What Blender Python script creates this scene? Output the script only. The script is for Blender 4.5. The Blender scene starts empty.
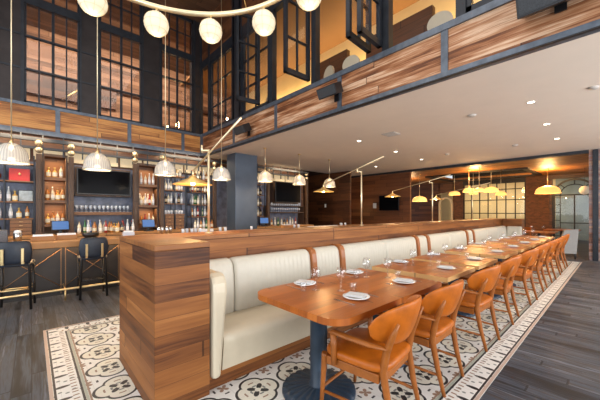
import bpy, bmesh, math, random
from mathutils import Vector, Matrix
random.seed(7)
PI = math.pi
C = bpy.context.scene.collection
sc = bpy.context.scene
# ------------------------------------------------------------------ camera, world, lights
EYE = 1.42
cam = bpy.data.cameras.new('camera'); camo = bpy.data.objects.new('camera', cam); C.objects.link(camo)
cam.sensor_width = 36; cam.lens = 293.0/600*36; cam.shift_y = 12/600.0; cam.clip_start = .05
camo.location = (0, 0, EYE)
camo.rotation_euler = (PI/2, 0, -(PI/2 - math.atan(320/293.0)))   # looks between the two room axes
sc.camera = camo
sc.view_settings.view_transform = 'Standard'; sc.view_settings.look = 'None'
sc.view_settings.gamma = 1; sc.view_settings.use_curve_mapping = False
sc.view_settings.exposure = 0.2
w = bpy.data.worlds.new('world'); sc.world = w; w.use_nodes = True
w.node_tree.nodes['Background'].inputs[0].default_value = (.86, .93, 1, 1)
w.node_tree.nodes['Background'].inputs[1].default_value = .8

def area(name, loc, rot, sx, sy, power, col):
    l = bpy.data.lights.new(name, 'AREA'); l.shape = 'RECTANGLE'; l.size = sx; l.size_y = sy
    l.energy = power; l.color = col
    o = bpy.data.objects.new(name, l); C.objects.link(o); o.location = loc; o.rotation_euler = rot
    return o
def point(name, loc, power, col, r=.04):
    l = bpy.data.lights.new(name, 'POINT'); l.energy = power; l.color = col; l.shadow_soft_size = r
    o = bpy.data.objects.new(name, l); C.objects.link(o); o.location = loc
    return o
def spot(name, loc, power, col, ang=100, rot=(0, 0, 0), blend=.6, r=.06):
    l = bpy.data.lights.new(name, 'SPOT'); l.energy = power; l.color = col; l.spot_size = math.radians(ang)
    l.spot_blend = blend; l.shadow_soft_size = r
    o = bpy.data.objects.new(name, l); C.objects.link(o); o.location = loc; o.rotation_euler = rot
    return o
WARM = (1, .68, .36); AMB = (1, .55, .2); DAY = (.97, .98, 1)
# added area lights for assumed daylight behind and to the left of the viewer
area('window_daylight_left', (-4.5, 3.0, 3.2), (PI/2+.2, 0, -PI/2), 9, 5.5, 300, DAY)  # unseen added fill, also tilted up; no window is built there
area('window_daylight_back', (4.5, -4.5, 1.9), (PI/2+.45, 0, 0), 14, 3.2, 760, DAY)  # unseen added fill, tilted upward to brighten the ceiling; no window is built there
area('void_skylight', (.3, 2.0, 7.3), (0, 0, 0), 6, 6, 190, (1, .93, .85))  # broad area light added below the closed board ceiling of the void

# ------------------------------------------------------------------ node maths
class V:
    def __init__(s, nt, k): s.nt = nt; s.k = k
    def _m(s, op, *a):
        n = s.nt.nodes.new('ShaderNodeMath'); n.operation = op
        for i, x in enumerate((s,)+a):
            if isinstance(x, V): s.nt.links.new(x.k, n.inputs[i])
            else: n.inputs[i].default_value = x
        return V(s.nt, n.outputs[0])
    def __add__(s, o): return s._m('ADD', o)
    __radd__ = __add__
    def __sub__(s, o): return s._m('SUBTRACT', o)
    def __rsub__(s, o): return (s*-1)+o
    def __mul__(s, o): return s._m('MULTIPLY', o)
    __rmul__ = __mul__
    def __truediv__(s, o): return s._m('DIVIDE', o)
    def lt(s, o): return s._m('LESS_THAN', o)
    def gt(s, o): return s._m('GREATER_THAN', o)
    def fr(s): return s._m('FRACT')
    def fl(s): return s._m('FLOOR')
    def abs(s): return s._m('ABSOLUTE')
    def sin(s): return s._m('SINE')
    def cos(s): return s._m('COSINE')
    def sqrt(s): return s._m('SQRT')
    def mn(s, o): return s._m('MINIMUM', o)
    def mx(s, o): return s._m('MAXIMUM', o)
    def pw(s, o): return s._m('POWER', o)
    def at2(s, o): return s._m('ARCTAN2', o)

def newmat(name):
    m = bpy.data.materials.new(name); m.use_nodes = True
    nt = m.node_tree; b = nt.nodes['Principled BSDF']
    return m, nt, b
def coords(nt):
    t = nt.nodes.new('ShaderNodeTexCoord'); s = nt.nodes.new('ShaderNodeSeparateXYZ')
    nt.links.new(t.outputs['Object'], s.inputs[0])
    return [V(nt, s.outputs[i]) for i in range(3)]
def comb(nt, a, b, c):
    n = nt.nodes.new('ShaderNodeCombineXYZ')
    for i, x in enumerate((a, b, c)):
        if isinstance(x, V): nt.links.new(x.k, n.inputs[i])
        else: n.inputs[i].default_value = x
    return n.outputs[0]
def noise(nt, vec, scale=1, detail=3, rough=.55):
    n = nt.nodes.new('ShaderNodeTexNoise'); n.inputs['Scale'].default_value = scale
    n.inputs['Detail'].default_value = detail; n.inputs['Roughness'].default_value = rough
    nt.links.new(vec, n.inputs['Vector']); return V(nt, n.outputs['Fac'])
def white(nt, vec):
    n = nt.nodes.new('ShaderNodeTexWhiteNoise'); n.noise_dimensions = '3D'
    nt.links.new(vec, n.inputs['Vector']); return V(nt, n.outputs['Value'])
def ramp(nt, fac, cols):
    n = nt.nodes.new('ShaderNodeValToRGB'); e = n.color_ramp.elements
    while len(e) > 1: e.remove(e[-1])
    for i, c in enumerate(cols):
        p = i/max(1, len(cols)-1)
        if i == 0: e[0].position = 0; e[0].color = (*c, 1)
        else: x = e.new(p); x.color = (*c, 1)
    nt.links.new(fac.k, n.inputs[0]); return n.outputs[0]
def mix(nt, fac, a, b, mode='MIX'):
    n = nt.nodes.new('ShaderNodeMix'); n.data_type = 'RGBA'; n.blend_type = mode
    if isinstance(fac, V): nt.links.new(fac.k, n.inputs[0])
    else: n.inputs[0].default_value = fac
    for i, x in ((6, a), (7, b)):
        if isinstance(x, tuple): n.inputs[i].default_value = (*x, 1)
        else: nt.links.new(x, n.inputs[i])
    return n.outputs[2]
def bump(nt, b, h, strength=.3, dist=.01):
    n = nt.nodes.new('ShaderNodeBump'); n.inputs['Strength'].default_value = strength
    n.inputs['Distance'].default_value = dist
    nt.links.new(h.k, n.inputs['Height']); nt.links.new(n.outputs[0], b.inputs['Normal'])
def plank(name, long, across, width, length, cols, rough=.45, seed=0., grain=.5, seam=.03, spec=.5, coat=0., bmp=.3):
    """boards: long / across give the axis ('x','y','z' or 'xy' for the sum)"""
    m, nt, b = newmat(name); x, y, z = coords(nt)
    ax = {'x': x, 'y': y, 'z': z, 'xy': x+y}
    L = ax[long]; A = ax[across]
    row = (A/width+seed).fl()
    off = white(nt, comb(nt, row, seed, 3.3))
    lf = L/length+off*7
    cell = lf.fl()
    rnd = white(nt, comb(nt, row, cell, seed+1.7))
    warp = noise(nt, comb(nt, L*1.1, A*3, rnd*7), 1, 2)
    g = noise(nt, comb(nt, L*.9+rnd*30, A*36+warp*3, rnd*9), 1, 6, .7)
    g2 = noise(nt, comb(nt, L*.9+rnd*11, A*7, rnd*5), 1.3, 3)
    col = ramp(nt, (rnd*(1-grain*.35)+(g-.5)*grain+(g2-.5)*grain*1.1+.1), cols)
    ss = ((A/width+seed).fr()-.5).abs().gt(.5-seam).mx((lf.fr()-.5).abs().gt(.5-.004/length*2))
    col = mix(nt, ss*.7, col, tuple(c*.25 for c in cols[0]))
    nt.links.new(col, b.inputs['Base Color'])
    rr = (g*.25+rough-.12); nt.links.new(rr.k, b.inputs['Roughness'])
    b.inputs['Specular IOR Level'].default_value = spec
    b.inputs['Coat Weight'].default_value = coat; b.inputs['Coat Roughness'].default_value = .2
    bump(nt, b, g*.4-ss, bmp, .004)
    return m
def plain(name, col, rough=.5, metal=0., noise_amt=.08, nscale=20, coat=0., emis=None, es=0., spec=.5, trans=0., alpha=1., sheen=0.):
    m, nt, b = newmat(name)
    x, y, z = coords(nt)
    n = noise(nt, comb(nt, x, y, z), nscale, 3)
    c = mix(nt, n, tuple(max(0, k*(1-noise_amt*2)) for k in col), tuple(min(1, k*(1+noise_amt*2)) for k in col))
    nt.links.new(c, b.inputs['Base Color'])
    b.inputs['Roughness'].default_value = rough; b.inputs['Metallic'].default_value = metal
    b.inputs['Coat Weight'].default_value = coat; b.inputs['Specular IOR Level'].default_value = spec
    b.inputs['Transmission Weight'].default_value = trans; b.inputs['Sheen Weight'].default_value = sheen
    if emis: b.inputs['Emission Color'].default_value = (*emis, 1); b.inputs['Emission Strength'].default_value = es
    return m
def paneglass(name, tint=(.95, .97, 1), refl=.0):
    m = bpy.data.materials.new(name); m.use_nodes = True; nt = m.node_tree
    for n in list(nt.nodes): nt.nodes.remove(n)
    o = nt.nodes.new('ShaderNodeOutputMaterial'); mx = nt.nodes.new('ShaderNodeMixShader')
    t = nt.nodes.new('ShaderNodeBsdfTransparent'); g = nt.nodes.new('ShaderNodeBsdfGlossy')
    t.inputs[0].default_value = (*tint, 1); g.inputs['Roughness'].default_value = .03
    f = nt.nodes.new('ShaderNodeLayerWeight'); f.inputs[0].default_value = .5
    v = V(nt, f.outputs['Facing']).pw(4.)*.6+(.03+refl)
    nt.links.new(v.k, mx.inputs[0]); nt.links.new(t.outputs[0], mx.inputs[1]); nt.links.new(g.outputs[0], mx.inputs[2])
    nt.links.new(mx.outputs[0], o.inputs[0]); return m

# ------------------------------------------------------------------ geometry helpers
class MB:
    def __init__(s): s.v = []; s.f = []; s.mi = []; s.sm = []
    def add(s, vs, fs, mi=0, smooth=False):
        o = len(s.v); s.v += [tuple(p) for p in vs]
        for f in fs: s.f.append(tuple(i+o for i in f)); s.mi.append(mi); s.sm.append(smooth)
        return s
    def box(s, x0, x1, y0, y1, z0, z1, mi=0, M=None):
        x0, x1 = sorted((x0, x1)); y0, y1 = sorted((y0, y1)); z0, z1 = sorted((z0, z1))
        vs = [Vector(p) for p in ((x0,y0,z0),(x1,y0,z0),(x1,y1,z0),(x0,y1,z0),(x0,y0,z1),(x1,y0,z1),(x1,y1,z1),(x0,y1,z1))]
        if M: vs = [M @ p for p in vs]
        return s.add(vs, [(0,3,2,1),(4,5,6,7),(0,1,5,4),(1,2,6,5),(2,3,7,6),(3,0,4,7)], mi)
    def tube(s, path, r, seg=8, mi=0, flat=1., cap=True, closed=False):
        path = [Vector(p) for p in path]; n = len(path)
        if not isinstance(r, (list, tuple)): r = [r]*n
        vs = []
        for i, p in enumerate(path):
            a = path[(i-1) % n] if (closed or i > 0) else p; b = path[(i+1) % n] if (closed or i < n-1) else p
            t = (b-a).normalized(); up = Vector((0, 0, 1)) if abs(t.z) < .9 else Vector((0, 1, 0))
            sx = t.cross(up).normalized(); sy = sx.cross(t).normalized()
            for k in range(seg):
                q = 2*PI*k/seg; vs.append(p+sx*math.cos(q)*r[i]+sy*math.sin(q)*r[i]*flat)
        fs = []
        for i in range(n if closed else n-1):
            j = (i+1) % n
            for k in range(seg):
                l = (k+1) % seg; fs.append((i*seg+k, i*seg+l, j*seg+l, j*seg+k))
        s.add(vs, fs, mi, True)
        if cap and not closed:
            o = len(s.v)-n*seg
            s.f.append(tuple(o+k for k in range(seg))[::-1]); s.mi.append(mi); s.sm.append(False)
            s.f.append(tuple(o+(n-1)*seg+k for k in range(seg))); s.mi.append(mi); s.sm.append(False)
        return s
    def lathe(s, prof, seg=16, c=(0, 0, 0), mi=0, smooth=True, wob=None):
        vs = []; m = len(prof)
        for k in range(seg):
            q = 2*PI*k/seg; e = 1+(wob(q) if wob else 0)
            for (r, z) in prof: vs.append((c[0]+r*e*math.cos(q), c[1]+r*e*math.sin(q), c[2]+z))
        fs = []; mis = []
        for k in range(seg):
            l = (k+1) % seg
            for i in range(m-1):
                fs.append((k*m+i, l*m+i, l*m+i+1, k*m+i+1)); mis.append(mi[i] if isinstance(mi, list) else mi)
        o = len(s.v); s.v += vs
        for f, a in zip(fs, mis): s.f.append(tuple(i+o for i in f)); s.mi.append(a); s.sm.append(smooth)
        return s
    def prism(s, pts, z0, z1, mi=0, M=None, smooth=False):
        n = len(pts); vs = [Vector((x, y, z0)) for x, y in pts]+[Vector((x, y, z1)) for x, y in pts]
        if M: vs = [M @ p for p in vs]
        s.add(vs, [tuple(range(n))[::-1], tuple(range(n, 2*n))], mi)
        return s.add(vs, [(i, (i+1) % n, n+(i+1) % n, n+i) for i in range(n)], mi, smooth)
    def slab(s, cx, cy, hx, hy, z0, z1, p=4., seg=36, rnd=.02, mi=0, dome=0.):
        """cushion: superellipse plan with rounded rim"""
        vs = []; rings = []
        prof = [(-1, z0, 0)]
        steps = 5
        hz = (z1-z0)/2; zc = (z0+z1)/2; R = min(rnd, hz)
        pr = [(.0, z0)]
        for i in range(steps+1):
            a = -PI/2+PI/2*i/steps; pr.append((('o', math.cos(a)*R-R), z0+R+math.sin(a)*R))
        for i in range(steps+1):
            a = PI/2*i/steps; pr.append((('o', math.cos(a)*R-R), z1-R+math.sin(a)*R))
        pr.append((.5, z1+dome*.8)); pr.append((.0, z1+dome))
        for e, z in pr:
            ring = []
            for k in range(seg):
                q = 2*PI*k/seg; cq, sq = math.cos(q), math.sin(q)
                ex = math.copysign(abs(cq)**(2/p), cq); ey = math.copysign(abs(sq)**(2/p), sq)
                if isinstance(e, tuple): x = (hx+e[1])*ex; y = (hy+e[1])*ey
                else: x = hx*ex*e; y = hy*ey*e
                if not isinstance(e, tuple) and e == 0: x = hx*ex*.02; y = hy*ey*.02
                ring.append((cx+x, cy+y, z))
            vs += ring
        m = len(pr); fs = []
        for i in range(m-1):
            for k in range(seg):
                l = (k+1) % seg; fs.append((i*seg+k, i*seg+l, (i+1)*seg+l, (i+1)*seg+k))
        fs.append(tuple(range(seg))[::-1]); fs.append(tuple((m-1)*seg+k for k in range(seg)))
        return s.add(vs, fs, mi, True)
    def build(s, name, mat, parent=None, loc=(0, 0, 0), bev=0., kind=None, label=None):
        me = bpy.data.meshes.new(name); me.from_pydata(s.v, [], s.f)
        for m in (mat if isinstance(mat, (list, tuple)) else [mat]): me.materials.append(m)
        me.polygons.foreach_set('material_index', s.mi); me.polygons.foreach_set('use_smooth', s.sm); me.update()
        o = bpy.data.objects.new(name, me); C.objects.link(o); o.location = loc
        if parent: o.parent = parent
        if bev:
            b = o.modifiers.new('bevel', 'BEVEL'); b.width = bev; b.segments = 2; b.limit_method = 'ANGLE'; b.angle_limit = math.radians(50)
        if kind: o['kind'] = kind
        if label: o['label'] = label
        return o
def tag(o, label, cat, group=None, kind=None):
    o['label'] = label; o['category'] = cat
    if group: o['group'] = group
    if kind: o['kind'] = kind
    return o
def thing(name, label, cat, loc=(0, 0, 0), rz=0, group=None):
    o = bpy.data.objects.new(name, None); C.objects.link(o); o.location = loc; o.rotation_euler = (0, 0, rz)
    o.empty_display_size = .1
    return tag(o, label, cat, group)
def struct(name, mb, mat, bev=0., parent=None):
    o = mb.build(name, mat, parent, bev=bev)
    if not parent: o['kind'] = 'structure'
    return o
def dup(root, loc, rz=None, label=None, group=None):
    r = root.copy(); C.objects.link(r); r.location = loc
    if rz is not None: r.rotation_euler = (0, 0, rz)
    if label: r['label'] = label
    if group: r['group'] = group
    for ch in list(root.children):
        c = ch.copy(); C.objects.link(c); c.parent = r
        for g in list(ch.children):
            d = g.copy(); C.objects.link(d); d.parent = c
    return r
def B(*a, mi=0): return MB().box(*a, mi=mi)

# ------------------------------------------------------------------ materials
M = {}
M['floor'] = plank('dark_floor_boards', 'y', 'x', .12, 1.5, [(.009,.010,.013),(.028,.036,.05),(.062,.08,.11),(.045,.038,.036),(.14,.17,.22),(.032,.042,.06)], .5, 0, 1.5, .03)
M['wood'] = plank('teak_partition_boards', 'xy', 'z', .118, 2.6, [(.05,.014,.004),(.15,.049,.012),(.23,.080,.019),(.29,.108,.027),(.40,.160,.045)], .5, .3, 1.05, .012, spec=.3)
M['woodtop'] = plank('teak_cap_boards', 'x', 'y', .15, 1.4, [(.14,.046,.012),(.25,.092,.024),(.36,.15,.042)], .42, .4, 1.1, .01, spec=.3)
M['fascia_left'] = plank('amber_fascia_boards', 'xy', 'z', .12, 3.6, [(.18,.06,.014),(.42,.165,.04),(.62,.29,.08),(.48,.20,.05)], .5, .7, 1.4, .012)  # warm light falling on these boards is mixed into the palette
M['fascia_right'] = plank('weathered_fascia_boards', 'xy', 'z', .105, 3.9, [(.10,.032,.012),(.28,.105,.04),(.45,.23,.12),(.68,.47,.32),(.38,.15,.065)], .46, .1, 1.6, .01, spec=.35)
M['dado'] = plank('dark_plank_wall', 'xy', 'z', .16, 1.6, [(.035,.012,.005),(.085,.028,.01),(.13,.046,.016),(.055,.02,.008)], .45, .9, .8, .02)
M['grey_wall'] = plank('reclaimed_plank_wall', 'xy', 'z', .14, .9, [(.10,.05,.04),(.30,.13,.08),(.22,.19,.21),(.50,.30,.19),(.16,.13,.15)], .6, .2, 1.2, .02)
M['pale_wall'] = plank('pale_plank_wall', 'xy', 'z', .15, 1.9, [(.09,.038,.018),(.25,.115,.055),(.38,.20,.11),(.20,.09,.042)], .6, .5, .8, .02)
M['ceil_wood'] = plank('ceiling_boards', 'x', 'y', .14, 2.2, [(.06,.028,.014),(.12,.058,.03),(.20,.10,.052)], .5, .1, .7, .02)
M['far_ceil'] = plank('amber_ceiling_boards', 'y', 'x', .14, 1.5, [(.13,.05,.013),(.34,.14,.036),(.52,.235,.06)], .5, .15, .9, .02)  # palette carries the amber light of the far room
M['bar_wood'] = plank('bar_top_boards', 'x', 'y', .2, 2.4, [(.24,.105,.034),(.42,.20,.07),(.55,.30,.12)], .40, .15, .8, .01, spec=.35)
M['shelf_wood'] = plank('shelf_boards', 'x', 'z', .3, 2.4, [(.12,.052,.020),(.21,.095,.038),(.28,.135,.055)], .5, .15, .6, .01)
M['case_wood'] = plank('cabinet_boards', 'z', 'x', .12, 1.4, [(.035,.016,.008),(.075,.036,.017),(.11,.055,.027)], .5, .25, .7, .02)
M['table'] = plank('glossy_table_staves', 'x', 'y', .09, 1.9, [(.26,.062,.010),(.44,.125,.020),(.56,.18,.032)], .33, .35, .8, .004, coat=.12, spec=.4, bmp=.06)
M['table_edge'] = plank('pale_table_edge', 'y', 'x', .3, 1.9, [(.50,.27,.10),(.66,.40,.17)], .35, .35, .5, .01, coat=.3)
M['ceil'] = plain('taupe_ceiling_paint', (.80,.70,.59), .8, noise_amt=.02, nscale=3)
M['steel'] = plain('blackened_steel', (.024,.028,.036), .42, .4, .25, 6)
M['bluesteel'] = plain('blue_steel_trim', (.115,.137,.172), .40, .5, .3, 9)
M['colsteel'] = plain('steel_column_plate', (.075,.10,.14), .36, .35, .15, 2)
M['pillar'] = plain('bronze_pillar_cladding', (.035,.028,.028), .45, .4, .3, 3)
M['leather'] = plain('cognac_leather', (.42,.105,.006), .40, 0, .2, 14, coat=.06, spec=.3)
M['chairwood'] = plain('honey_oak', (.30,.092,.015), .42, 0, .2, 18, coat=.1, spec=.3)
M['cream'] = plain('ivory_leather', (.60,.52,.385), .42, 0, .03, 10, coat=.12)
M['cream_back'] = plain('ivory_ribbed_leather', (.57,.53,.44), .46, 0, .03, 10, coat=.08)
M['tan'] = plain('tan_leather', (.34,.11,.025), .42, 0, .12, 14, coat=.2)
M['navy'] = plain('navy_enamel', (.022,.042,.070), .42, .1, .2, 9)
M['navy_leather'] = plain('navy_leather', (.012,.018,.032), .42, 0, .2, 14)
M['black'] = plain('black_plastic', (.012,.012,.014), .35, 0, .1, 20)
M['blackwood'] = plain('black_stained_wood', (.012,.011,.011), .45, 0, .2, 20)
M['brass'] = plain('satin_brass', (.80,.60,.30), .28, 1., .05, 12)
M['palebrass'] = plain('pale_brass_tube', (.83,.70,.46), .36, .85, .05, 12)
M['shade'] = plain('amber_brass_shade', (.86,.55,.20), .35, .7, .05, 12)  # amber light of the bulb is tinted into the brass colour
M['white'] = plain('white_porcelain', (.86,.86,.85), .22, 0, .02, 6, coat=.4)
M['linen'] = plain('linen_napkin', (.62,.62,.62), .85, 0, .08, 60)
M['cutlery'] = plain('stainless_steel', (.62,.62,.62), .22, 1, .05, 20)
M['screen'] = plain('dark_screen', (.003,.003,.004), .15, 0, .05, 3, spec=.04)
M['bluescreen'] = plain('lit_screen', (.02,.04,.08), .2, 0, .1, 3, emis=(.10,.25,.62), es=.6)
M['whitebrown'] = plain('pale_shade_inside', (.75,.62,.40), .5)
M['bulb'] = plain('warm_bulb', (1,.8,.5), .4, emis=(1,.60,.24), es=45)
M['lens'] = plain('downlight_lens', (1,.95,.85), .4, emis=(1,.88,.70), es=9)
M['offlens'] = plain('plastic_detector', (.50,.46,.42), .5)
M['globe'] = plain('linen_globe', (.66,.60,.46), .6, 0, .03, 20, emis=(1,.84,.58), es=.22)
M['red'] = plain('red_lacquer', (.55,.02,.015), .35)
M['brick'], nt, b_ = newmat('dark_red_brick')
x, y, z = coords(nt); bt = nt.nodes.new('ShaderNodeTexBrick'); bt.inputs['Scale'].default_value = 4.2
bt.inputs['Color1'].default_value = (.17,.065,.03,1); bt.inputs['Color2'].default_value = (.09,.035,.02,1); bt.inputs['Mortar'].default_value = (.12,.08,.05,1)
nt.links.new(comb(nt, x+y, z, 0), bt.inputs['Vector']); nt.links.new(bt.outputs[0], b_.inputs['Base Color']); b_.inputs['Roughness'].default_value = .8
M['amberwall'] = plain('ochre_plaster', (.74,.54,.26), .8, 0, .06, 2)
M['creamwall'] = plain('cream_plaster', (.62,.50,.30), .8, 0, .05, 2)
M['milk'] = plain('backlit_cream_panel', (.7,.6,.42), .6, 0, .15, 3, emis=(1,.72,.38), es=.22)
M['slate'] = plain('slate_blue_panel', (.13,.155,.23), .45, 0, .5, 5)
M['sofa'] = plain('grey_upholstery', (.27,.26,.25), .75, 0, .05, 20)
M['panel'] = plain('dark_bar_front', (.035,.032,.031), .40, .3, .2, 4)
M['granite'] = plain('speckled_dark_stone', (.05,.045,.05), .3, 0, .8, 70)
M['glass'] = paneglass('window_glass')
def glassmat(name, col, rough=.02, tr=1.):
    m, nt, b = newmat(name); b.inputs['Base Color'].default_value = (*col, 1); b.inputs['Roughness'].default_value = rough
    b.inputs['Transmission Weight'].default_value = tr; b.inputs['IOR'].default_value = 1.4; return m
M['clear'] = paneglass('drinking_glass', (.97, .975, .985), .09)
# ribbed prismatic glass of the dome pendants
m, nt, b = newmat('ribbed_prismatic_glass'); x, y, z = coords(nt)
ang = y.at2(x); rib = (ang*36).sin()*.5+.5; ring = (z*150).sin()*.5+.5
col = mix(nt, rib, (.55,.55,.53), (.85,.84,.81)); nt.links.new(col, b.inputs['Base Color'])
b.inputs['Roughness'].default_value = .22; b.inputs['Transmission Weight'].default_value = .45; b.inputs['IOR'].default_value = 1.3
bump(nt, b, rib+ring*.4, .25, .004); M['dome'] = m
m, nt, b = newmat('amber_glass_dome'); b.inputs['Base Color'].default_value = (.95,.62,.22,1); b.inputs['Roughness'].default_value = .4
b.inputs['Emission Color'].default_value = (1,.52,.14,1); b.inputs['Emission Strength'].default_value = 1.0; M['amberdome'] = m
M['warmdome'] = M['dome'].copy(); M['warmdome'].name = 'warm_ribbed_glass'  # copy of the dome glass, the bulb's amber glow put in as emission
M['warmdome'].node_tree.nodes['Principled BSDF'].inputs['Emission Color'].default_value = (1,.60,.25,1); M['warmdome'].node_tree.nodes['Principled BSDF'].inputs['Emission Strength'].default_value = .12
# encaustic tile carpet
m, nt, b = newmat('encaustic_tiles'); x, y, z = coords(nt)
X0, X1, Y0, Y1 = .10, 11.45, .72, 4.65
ex = (x-X0).mn(x*-1+X1); ey = (y-Y0).mn(y*-1+Y1)
e = ex.mn(ey); useY = ex.lt(ey)
s_ = useY*y+(1-useY)*x
WHT = (.80,.80,.77); BLK = (.018,.02,.024); BRN = (.30,.19,.13); GRY = (.20,.22,.21); CRM = (.76,.74,.64)
a = ((x-.33)/.4).fr()*.4-.2; c = ((y-1.75)/.4).fr()*.4-.2
r = (a*a+c*c).sqrt(); th = a.at2(c)
R = (th*2).cos().abs().pw(.55)*.048+.128
col = mix(nt, r.lt(R), WHT, CRM)
a2 = ((x-.13)/.4).fr()*.4-.2; c2 = ((y-1.55)/.4).fr()*.4-.2
r2 = (a2*a2+c2*c2).sqrt(); th2 = a2.at2(c2)
col = mix(nt, r2.lt((th2*2).sin().abs().pw(.8)*.045+.004), col, BRN)
col = mix(nt, (r2-.075).abs().lt(.008)*(th2*4).cos().gt(.5), col, BLK)
a3 = ((x-.33)/.2).fr()*.2-.1; c3 = ((y-1.75)/.2).fr()*.2-.1
o3 = (a3.abs()+c3.abs())
out = r.gt(R+.01)
col = mix(nt, out*o3.lt(.017), col, BLK)
col = mix(nt, (r-R).abs().lt(.0105), col, BLK)
col = mix(nt, r.lt((th*2).sin().abs().pw(1.3)*.088)*r.gt(.024), col, BLK)
col = mix(nt, (r-.058).abs().lt(.008)*(th*2).cos().abs().gt(.80), col, GRY)
col = mix(nt, (r-.108).abs().lt(.007)*(th*4).cos().gt(.6), col, BRN)
# border
bd = e.lt(.215)
col = mix(nt, bd, col, WHT)
t = (s_/.21).fr()*.21-.105
k = e-.085
tear = ((t/.062).pw(2)*1.0+0)  # along the edge
tt = t/.019; kk = k/.050
tear = (tt*tt*(kk*.5+1)+kk*kk).lt(1)
col = mix(nt, bd*tear, col, BLK)
nz = noise(nt, comb(nt, x, y, 0), 60, 1)
fl = bd*((t.abs()-.105).abs().lt(.035))*((k*70).sin()*(t*90).sin()).gt(.55)
col = mix(nt, fl, col, GRY)
fl2 = bd*(e-.155).abs().lt(.02)*((t*110).sin()).gt(.6)
col = mix(nt, fl2, col, BRN)
col = mix(nt, (e-.035).abs().lt(.008), col, BLK)
col = mix(nt, (e-.012).abs().lt(.012), col, (.52,.40,.33))
col = mix(nt, (e-.198).abs().lt(.008), col, BLK)
col = mix(nt, (e-.217).abs().lt(.010), col, (.40,.44,.38))
col = mix(nt, (e-.236).abs().lt(.007), col, BRN)
gr = ((x/.2+.15).fr()-.5).abs().gt(.494).mx(((y/.2+.25).fr()-.5).abs().gt(.494))
col = mix(nt, gr*.35, col, (.25,.23,.2))
wear = noise(nt, comb(nt, x, y, 0), 5, 4)
col = mix(nt, .15, col, ramp(nt, wear, [(.5,.45,.4), (.8,.78,.74)]), 'MULTIPLY')
nt.links.new(col, b.inputs['Base Color']); b.inputs['Roughness'].default_value = .38
M['tiles'] = m

# ------------------------------------------------------------------ the setting
VC = 3.25   # underside of the mezzanine
FT = 3.96   # top of the fascia
UF = 4.12   # face of the fascia over the dining floor
VF = 9.30   # face of the fascia over the back bar
UE = 12.1   # far end of the dining room
struct('floor', B(-5, 24, -4, 12, -.1, 0), M['floor'])
struct('floor_tile_inlay', B(X0, X1, Y0, Y1, -.02, .004), M['tiles'])
struct('ceiling', B(UF+.12, UE, -5, VF+.1, VC, VC+.6), M['ceil'])
struct('ceiling_bar', B(-5, UE+.5, VF+.12, 15, VC+.001, VC+.6), M['pillar'])
struct('ceiling_void', MB().box(-5, 4.2, -5, VF+.2, 7.6, 7.7).box(-5, 12, VF+.2, 15, 7.6, 7.7), M['ceil_wood'])
# fascias
f = MB().box(-5, UF-.02, VF, VF+.1, VC+.1, FT-.06)
struct('wall_fascia_bar', f, M['fascia_left'])
f = MB().box(-5, UF, VF-.03, VF+.12, VC, VC+.11).box(-5, UF, VF-.03, VF+.14, FT-.07, FT)
for u in (-1.08, .47, 2.02, 3.51): f.box(u-.045, u+.045, VF-.022, VF, VC+.1, FT-.07)
struct('trim_1', f, M['bluesteel'])
f = MB().box(UF, UF+.1, -4.5, VF, VC+.055, FT-.08)
struct('wall_fascia_dining', f, M['fascia_right'])
f = MB().box(UF-.022, UF+.12, -4.5, VF-.03, VC-.005, VC+.06).box(UF-.03, UF+.14, -4.5, VF-.03, FT-.09, FT)
for v in (7.2, 5.31, 3.43, 1.60, -.2, -2.): f.box(UF-.018, UF, v-.045, v+.045, VC+.06, FT-.08)
f.box(UF-.05, UF+.1, VF-.1, VF+.06, VC, FT)
struct('trim_2', f, M['bluesteel'])
struct('trim_3', B(UF-.025, UF+.02, -4.5, VF-.05, VC-.018, VC-.0051), M['black'])
# mezzanine glazing over the bar
f = MB()
for (a, b) in ((-5, -.13), (.90, 1.32), (2.34, 2.86), (3.84, UF+.05)): f.box(a, b, VF-.02, VF+.28, FT, 7.6)
struct('wall_mezzanine_pillars', f, M['pillar'])
f = MB()
for (a, b) in ((-.19, -.13), (-.60,-.55), (.90, .94), (1.28, 1.32), (2.34, 2.38), (2.82, 2.86), (3.86, 3.90), (4.06, 4.14)):
    f.box(a, b, VF-.045, VF-.02, FT, 7.6)
for zz in (4.74, 5.51): f.box(-5, UF, VF-.04, VF-.021, zz-.02, zz+.02)
struct('trim_4', f, M['steel'])
wins = [(-.128, .898), (1.322, 2.338), (2.862, 3.838)]
for i, (a, b) in enumerate(wins):
    f = MB().box(a, b, VF, VF+.08, FT, FT+.05).box(a, b, VF-.03, VF+.10, 6.26, 6.46).box(a, b, VF, VF+.08, 7.5, 7.6)
    f.box(a, a+.04, VF, VF+.08, FT, 7.6).box(b-.04, b, VF, VF+.08, FT, 7.6)
    for k in (1, 2, 3):
        u = a+(b-a)*k/4; t_ = .028 if k == 2 else .014; f.box(u-t_, u+t_, VF+.01, VF+.06, FT, 7.6)
    for zz in (4.74, 5.51, 7.05): f.box(a, b, VF+.01, VF+.055, zz-.016, zz+.016)
    o = struct('window_%d' % (i+1), f, M['steel'])
    B(a+.02, b-.02, VF+.03, VF+.036, FT+.02, 7.58).build('pane', M['glass'], o)
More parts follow.
